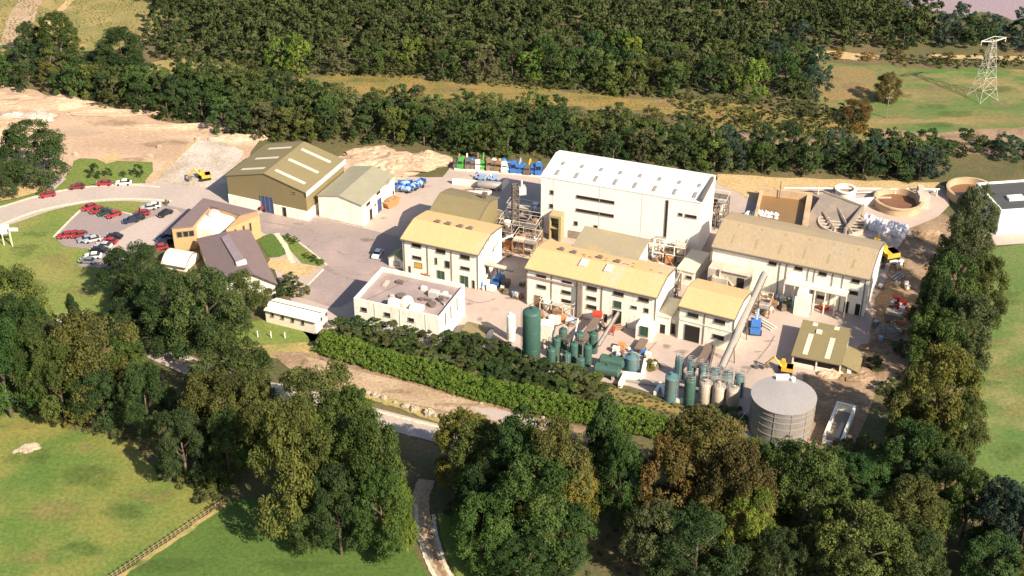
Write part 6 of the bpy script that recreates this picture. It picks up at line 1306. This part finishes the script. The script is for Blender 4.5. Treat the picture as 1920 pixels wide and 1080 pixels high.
secs = [(-1e9, 480, 'dark bushy tree in the belt between bare earth and brown clearing', 'tree belt above the earthworks'), (480, 1010, 'dark tree in the belt behind the two gabled roofs and equipment row', 'tree belt behind the warehouse'), (1010, 1345, 'dark tree in the belt directly behind the tall pale hall', 'tree belt behind the pale hall'), (1345, 1e9, 'dark tree, some with blue glare painted in, in the belt behind the settling tanks', 'tree belt behind the settling tanks')]
for x0, x1, lb, gr in secs:
    sel = [p for p in pts if x0 <= px_of(p) < x1]; wood(sel, (7.5, 10.5), (7.0, 11.0), ['dark', 'dark', 'green', 'mid', 'scrub', 'olive'] if x1 < 1e8 else ['dark', 'dark', 'green', 'blue'], lb, gr)
wood(scatter([(-90, 158), (0, 162), (130, 186), (190, 190), (190, 160), (130, 146), (60, 122), (-90, 118)], 7.0, 5), (8, 11), (7, 11), ['dark', 'dark', 'green', 'olive'], 'dark tree in the thick row between the heath and the spoil ridges', 'trees below the heath')
wood(scatter([(120, 112), (270, 118), (270, 128), (120, 124)], 7.0, 6), (7, 9), (5, 8), ['dark', 'green'], 'small dark tree in the hedgerow along the fallow plot', 'hedgerow trees')
far = [(300, 60), (285, 104), (340, 108), (420, 122), (520, 140), (620, 138), (760, 142), (900, 156), (1010, 158), (1100, 171), (1270, 182), (1420, 196), (1540, 198), (1545, 160), (1500, 128), (1495, 96), (1740, 94), (1740, 30), (1680, -10), (1680, -110), (260, -110), (300, -20)]
fp_ = scatter(far, 6.2, 9); fp_.sort(key=lambda p: p[1])
ind = [p for p in fp_ if px_of(p) < 1500][:44]; right = [p for p in fp_ if px_of(p) >= 1430][:10]; ind = [p for p in ind if p not in right]
wood(ind, (7.5, 11), (8.5, 13), ['green', 'mid', 'olive', 'lime', 'dark', 'scrub'], 'tree on the sunlit front edge of the far wood, above the orange bracken', 'front edge of the far wood')
wood(right, (8, 11), (8, 12), ['dark', 'dark', 'blue', 'green'], 'dark tree at the corner of the far wood beside the fallow field', 'corner of the far wood')
rest = [p for p in fp_ if p not in ind and p not in right] + spare
wood(scatter([(1740, 96), (1990, 100), (1990, 60), (1900, 66), (1740, 62)], 8, 12), (9, 13), (8, 12), ['blue', 'blue', 'dark'], 'dark tree, mostly with blue glare painted in, between the lake and the far lane', 'trees by the lake')
wood(scatter([(1500, 112), (1930, 122), (1990, 124), (1990, 118), (1500, 106)], 9, 13, 8), (4, 6), (2.5, 4), ['brown', 'scrub', 'orange'], 'low brown tree along the far track', 'low trees by the far track')
wood(scatter([(1320, 244), (1480, 250), (1640, 262), (1640, 240), (1560, 215), (1420, 222), (1300, 232)], 10, 14), (4, 6.5), (2.5, 4.5), ['scrub', 'olive', 'orange', 'dark'], 'low bush like tree on the orange bracken bank', 'low trees on the bracken bank')
wood(scatter([(1650, 296), (1930, 310), (1990, 330), (1990, 290), (1740, 284), (1650, 280)], 8.5, 15), (7, 10), (5, 8), ['dark', 'blue', 'scrub'], 'dark tree beside the field road above white flat roofed building', 'trees along the field road')
# --- the rest of the far wood: hundreds of crowns nobody could count, one mass
def mass(name, pts, wr, hr, lobes, sub, per, size, cols, label, cat, seed):
    g = np.random.default_rng(seed); bank = [(crown_pts(k, seed + i, lobes, sub, .05)) for i, k in enumerate(['round', 'tall', 'round', 'tall', 'round'])]
    bank = [cloud(c[0], c[1], c[2], per, size, c[3]) for c in bank]; Q = []; T = []
    for x, y in pts:
        q, t = bank[g.integers(len(bank))]; w_ = g.uniform(*wr); h = g.uniform(*hr); a = g.uniform(0, 6.28); ca, sa = math.cos(a) * w_, math.sin(a) * w_
        r_ = np.empty_like(q); r_[..., 0] = q[..., 0] * ca - q[..., 1] * sa + x; r_[..., 1] = q[..., 0] * sa + q[..., 1] * ca + y; r_[..., 2] = q[..., 2] * h - .1
        Q.append(r_); T.append(np.clip(t * .8 + g.normal(.1, .22), 0, 1))
    me = quadmesh(name, np.concatenate(Q), np.concatenate(T)); o = bpy.data.objects.new(name, me); COL.objects.link(o); o.color = (*cols, 1); return tag(o, label, cat, None, 'stuff')
mass('far_woodland', rest, (7, 10.5), (8, 12.5), 9, 9, 17, .04, (.056, .073, .023), 'dense dark wood of countless crowns filling the top of the view', 'wood', 21)
# --- shrubs
SH = 'shrubs on the planted slope'
for k, (px, py, w_, h, c, lb) in enumerate([(640, 622, 5, 3.2, 'green', 'shrub at the cabin end of the slope'), (672, 624, 5.5, 3.6, 'dark', 'dark shrub at the cabin side corner of flat roofed building'), (705, 628, 6, 4.0, 'scrub', 'shrub under the first bay of the flat roofed building'), (740, 634, 6.5, 4.5, 'scrub', 'tall pale shrub against the flat roofed building'), (775, 640, 6, 4.0, 'dark', 'dark shrub under the roof cowl'), (805, 645, 6, 4, 'scrub', 'shrub in front of the far bay of flat roofed building'), (835, 650, 5.5, 3.4, 'dark', 'dark shrub between flat roofed building and arched hut'), (860, 655, 6, 3.6, 'green', 'green shrub in front of the arched hut'),
    (760, 658, 5, 2.6, 'mid', 'low shrub above the hedge middle'), (890, 664, 6.5, 4.2, 'dark', 'dark shrub below the arched hut'), (920, 672, 6.5, 4, 'scrub', 'shrub below the slim white silo'), (950, 682, 6, 4.2, 'dark', 'dark shrub at the foot of the tall green tank'), (985, 694, 6, 3.8, 'scrub', 'shrub partly hiding the tall green tank base'), (1018, 704, 6, 3.4, 'dark', 'dark shrub below the small green tanks'), (1050, 712, 6, 3.4, 'scrub', 'shrub in the middle below the small green tanks'), (1080, 718, 6, 3.2, 'scrub', 'shrub at the end of the small green tanks'), (1112, 724, 5.5, 2.6, 'olive', 'olive shrub below the lying green tanks'), (1222, 690, 3, 1.8, 'yellow', 'yellow bush beside the blue grey tanks'), (1330, 782, 6, 2.6, 'scrub', 'low shrub under the white tanks'), (1370, 790, 6, 2.4, 'scrub', 'low shrub beside the great steel tank'), (870, 690, 5, 2.6, 'scrub', 'low shrub just above the hedge'), (925, 704, 5, 2.6, 'dark', 'low dark shrub just above the hedge'), (660, 642, 5, 2.4, 'green', 'low green shrub at the head of the hedge'), (700, 650, 4.5, 2.2, 'dark', 'low dark shrub behind the head of the hedge')]):
    plant('shrub', 'shrub', BUSH[k % 4], P(px, py), w_ * 1.22, h * 1.12, COLS[c], lb, SH, True, 'foliage')
for k, (px, py, w_, h, c, lb) in enumerate([(179, 332, 3.2, 4.2, 'dark', 'tall shrub first on the small lawn by the large round tree'), (202, 328, 2.6, 2.0, 'dark', 'low shrub second on the small lawn'), (231, 329, 2.0, 1.3, 'green', 'tiny shrub on the small lawn behind the red car'), (260, 330, 3.0, 3.6, 'dark', 'shrub nearest the gravel pad on the small lawn'), (313, 384, 1.6, 1.6, 'olive', 'small olive shrub at the tip of the front lawn'), (545, 540, 4.8, 4.0, 'mid', 'tall garden shrub beside the canteen gable'), (562, 552, 4.4, 3.0, 'olive', 'garden shrub at the loading apron'), (530, 556, 4.0, 3.2, 'dark', 'dark garden shrub behind the cream cabin'), (553, 456, 2.2, 2.0, 'lime', 'lime green shrub at the tip of the garden strip'), (588, 488, 2.4, 1.4, 'green', 'low shrub at the yard corner of the garden strip'), (601, 494, 2.0, 1.2, 'lime', 'last small shrub in the garden strip'), (575, 482, 1.6, 1.3, 'yellow', 'pale shrub in the garden strip'), (540, 448, 1.6, 1.6, 'dark', 'dark shrub by the garden path')]):
    plant('shrub', 'shrub', BUSH[k % 4], P(px, py, .08), w_, h, COLS[c], lb, 'shrubs on lawns and garden', True, 'foliage')
for k, (px, py, w_, h, c, lb) in enumerate([(142, 792, 5, 4.0, 'yellow', 'bright yellow bush at the corner of the meadow'), (50, 770, 5, 3.4, 'dark', 'dark bush on the meadow edge, nearest the frame'), (78, 768, 5, 3.2, 'dark', 'dark bush on the meadow edge, second from the frame'), (315, 888, 5, 2.4, 'green', 'green bush at the tip of the tree shadow'), (355, 905, 5.5, 2.6, 'olive', 'olive bush by the head of the field fence'), (395, 915, 5.5, 3.0, 'olive', 'wide olive bush close to the fence head'), (392, 945, 5, 2.8, 'scrub', 'grey green bush against the field fence'), (228, 822, 4.5, 2.0, 'scrub', 'low bush on the meadow border'), (110, 796, 3.5, 1.8, 'olive', 'low olive bush beside the yellow bush'), (855, 960, 4.2, 2.8, 'olive', 'olive bush at the head of the bright lane verge'), (1620, 835, 3.5, 2.4, 'lime', 'pale bush beside the concrete trough'), (1585, 845, 5, 2.4, 'olive', 'olive bush over the trough end'), (1842, 272, 4, 3, 'dark', 'dark bush in the brown far field'), (1870, 276, 4.5, 2.6, 'green', 'green bush in the brown far field'), (730, 690, 3, 1.6, 'dark', 'low dark bush on the bank under the hedge'), (762, 700, 2.6, 1.2, 'scrub', 'low scrubby bush on the bank under the hedge'), (985, 775, 4, 2.0, 'dark', 'dark bush at the foot of the hedge'), (1640, 690, 4.5, 2.8, 'dark', 'dark bush below the lean to of the open shed'), (1665, 735, 5, 3.4, 'dark', 'dark bush at the edge of the shaded hollow'), (1690, 660, 4.5, 3, 'scrub', 'grey bush on the rubble bank')]):
    plant('bush', 'bush', BUSH[k % 4], P(px, py), w_, h, COLS[c], lb, None, True, 'foliage')
for k, (x, y) in enumerate(scatter([(640, 634), (720, 646), (860, 668), (1000, 712), (1140, 738), (1130, 752), (1000, 736), (860, 704), (760, 676), (660, 654)], 4.2, 77)):
    plant('shrub', 'shrub', BUSH[k % 4], (x, y, 0), random.uniform(5.8, 7.8), random.uniform(2.6, 3.8), COLS[random.choice(['dark', 'scrub', 'green', 'scrub'])], 'dark shrub in the dense planting between the hedge and the yard edge shrubs', 'dense shrubs above the hedge', True, 'foliage')
# --- the long hedge
def hedge(name, label, px, wd, h, per_m, col, seed):
    g = np.random.default_rng(seed); pts = catmull([P(*q) for q in px], False, 10); C = []
    t = thing(name, label, 'hedge', pts[0]); o0 = pts[0]
    for a, c in zip(pts[:-1], pts[1:]):
        d = c - a; n = Vector((-d.y, d.x, 0)).normalized(); k = max(1, int(d.length * per_m))
        for _ in range(k):
            u = g.uniform(); ang = g.uniform(-.35, math.pi + .1); rr = g.uniform(.75, 1.0); p = a + d * u - n * math.cos(ang) * wd / 2 * rr - o0
            C.append((p.x, p.y, max(.15, (.25 + .75 * max(0, math.sin(ang))) * h * rr * g.uniform(.8, 1.1) * (.92 + .14 * math.sin(p.x * .31) + .1 * math.sin(p.x * .83 + 1)))))
    C = np.array(C); q, tt = cloud(C, g.uniform(.32, .6, len(C)), np.clip(g.normal(.4, .13, len(C)), 0, 1), 34, .16, g)
    o = bpy.data.objects.new('foliage', quadmesh('foliage', q, tt)); COL.objects.link(o); o.parent = t; o.color = (*col, 1)
    k = MB()
    for i in range(0, len(pts), 3): p = pts[i] - o0; k.bar((p.x, p.y, 0), (p.x, p.y, h * .7), .09, 5, .04)
    k.build('stems', BARK, t); return t
hedge('hedge', 'long bright green hedge running down the slope above the dirt road', [(604, 648), (650, 664), (720, 684), (800, 706), (880, 730), (960, 750), (1040, 768), (1120, 784), (1200, 800), (1290, 820), (1370, 842)], 6.6, 3.5, 34, COLS['hedge'], 31)
# --- ground cover
def cover(name, label, px, gap, size, h, col, seed, cat, z=.02):
    pts = [p for p in scatter(px, gap * .78, seed, 9000) if math.sin(p[0] * .33 + 2 * math.sin(p[1] * .27)) + math.sin(p[1] * .41 + 2 * math.sin(p[0] * .19)) > -.5 + random.uniform(-.7, .7)]; g = np.random.default_rng(seed); C = np.array([(x, y, z + g.uniform(0, h)) for x, y in pts])
    q, t = cloud(C, g.uniform(.2, .8, len(C)) * size * 2, np.clip(g.normal(.5, .25, len(C)), 0, 1), 10, size * .55, g, .6, .2, 1.6)
    o = bpy.data.objects.new(name, quadmesh(name, q, t)); COL.objects.link(o); o.color = (*col, 1); return tag(o, label, cat, None, 'stuff')
cover('bracken', 'orange brown bracken covering the strip between the two woods', [(540, 152), (620, 142), (740, 144), (880, 160), (1000, 162), (1090, 178), (1260, 188), (1400, 200), (1420, 224), (1250, 214), (1050, 200), (870, 190), (700, 182), (560, 172)], 1.3, .25, .1, (.20, .15, .045), 41, 'bracken')
cover('bracken', 'orange bracken covering the bank below the far wood corner', [(1290, 194), (1420, 202), (1480, 215), (1600, 215), (1640, 250), (1500, 250), (1330, 240)], 1.3, .25, .1, (.18, .135, .045), 42, 'bracken')
cover('rough_grass', 'tall dry grass on the heath at the top corner', [(-80, -40), (330, -40), (315, 20), (285, 70), (215, 95), (120, 100), (90, 50), (60, 90), (-80, 70)], 1.5, .4, .25, (.21, .18, .065), 43, 'grass')
cover('undergrowth', 'low scrub on the planted slope between hedge and yard', [(570, 622), (700, 632), (860, 648), (1010, 702), (1180, 730), (1330, 782), (1400, 820), (1300, 800), (1150, 765), (980, 730), (800, 692), (600, 650)], 1.2, .45, .5, (.10, .10, .035), 44, 'undergrowth')
cover('undergrowth', 'weeds and brambles along the foot of the meadow trees', [(60, 776), (130, 808), (250, 830), (290, 872), (320, 905), (400, 918), (420, 930), (400, 900), (330, 870), (270, 820), (140, 790)], 1.3, .4, .4, (.13, .13, .04), 45, 'undergrowth')
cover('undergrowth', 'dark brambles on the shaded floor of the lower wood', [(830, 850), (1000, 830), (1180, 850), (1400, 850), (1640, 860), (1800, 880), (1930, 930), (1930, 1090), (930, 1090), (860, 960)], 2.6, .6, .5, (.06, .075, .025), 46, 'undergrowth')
cover('undergrowth', 'brambles on the floor beneath the factory tree belt', [(140, 192), (330, 230), (470, 260), (700, 274), (1030, 302), (1345, 322), (1740, 336), (1760, 296), (1340, 272), (1000, 226), (700, 200), (470, 165), (140, 155)], 2.2, .6, .5, (.085, .085, .03), 47, 'undergrowth')
cover('undergrowth', 'weeds on the shaded strip beside the right meadow', [(1740, 640), (1800, 700), (1790, 860), (1850, 910), (1700, 900), (1640, 780), (1680, 700)], 1.8, .5, .4, (.08, .095, .03), 48, 'undergrowth')
cover('undergrowth', 'scrub along the brown bank under the hedge', [(600, 664), (720, 692), (850, 728), (960, 758), (1080, 786), (1070, 794), (950, 768), (840, 740), (710, 702), (600, 674)], 1.6, .35, .2, (.13, .12, .045), 49, 'undergrowth')

cover('undergrowth', 'low scrub between the far wood front and the bracken strip', [(280, 108), (340, 112), (430, 126), (520, 144), (620, 142), (760, 146), (900, 160), (1090, 176), (1280, 188), (1540, 202), (1540, 194), (1270, 178), (1000, 154), (760, 136), (520, 132), (330, 98)], 1.6, .5, .6, (.085, .10, .03), 50, 'undergrowth')
cover('undergrowth', 'scrub between the bracken strip and the factory tree belt', [(460, 160), (560, 176), (700, 186), (870, 194), (1050, 204), (1250, 218), (1420, 228), (1330, 268), (1180, 236), (1000, 214), (860, 200), (700, 192), (600, 188), (470, 166)], 1.5, .5, .6, (.09, .095, .03), 51, 'undergrowth')

thick = scatter([(1290, 186), (1430, 196), (1560, 204), (1640, 240), (1640, 262), (1500, 262), (1330, 252), (1250, 226)], 4.2, 81) + scatter([(1640, 122), (1930, 132), (1990, 132), (1990, 118), (1640, 112)], 4.0, 82) + scatter([(470, 162), (600, 182), (860, 196), (1000, 208), (1180, 230), (1300, 250), (1290, 232), (1050, 204), (860, 190), (620, 174)], 9.0, 83) + scatter([(300, 108), (420, 122), (520, 142), (700, 142), (900, 158), (1100, 174), (1270, 186), (1270, 180), (1000, 156), (700, 136), (520, 132), (330, 98)], 3.6, 84) + scatter([(250, 130), (480, 122), (520, 160), (360, 168), (240, 160)], 5.0, 85)
mass('thicket', thick, (3.2, 5.6), (2.2, 4.6), 6, 8, 12, .05, (.058, .070, .021), 'dense low thicket of bushes around the bracken strip and far lane', 'bushes', 61)
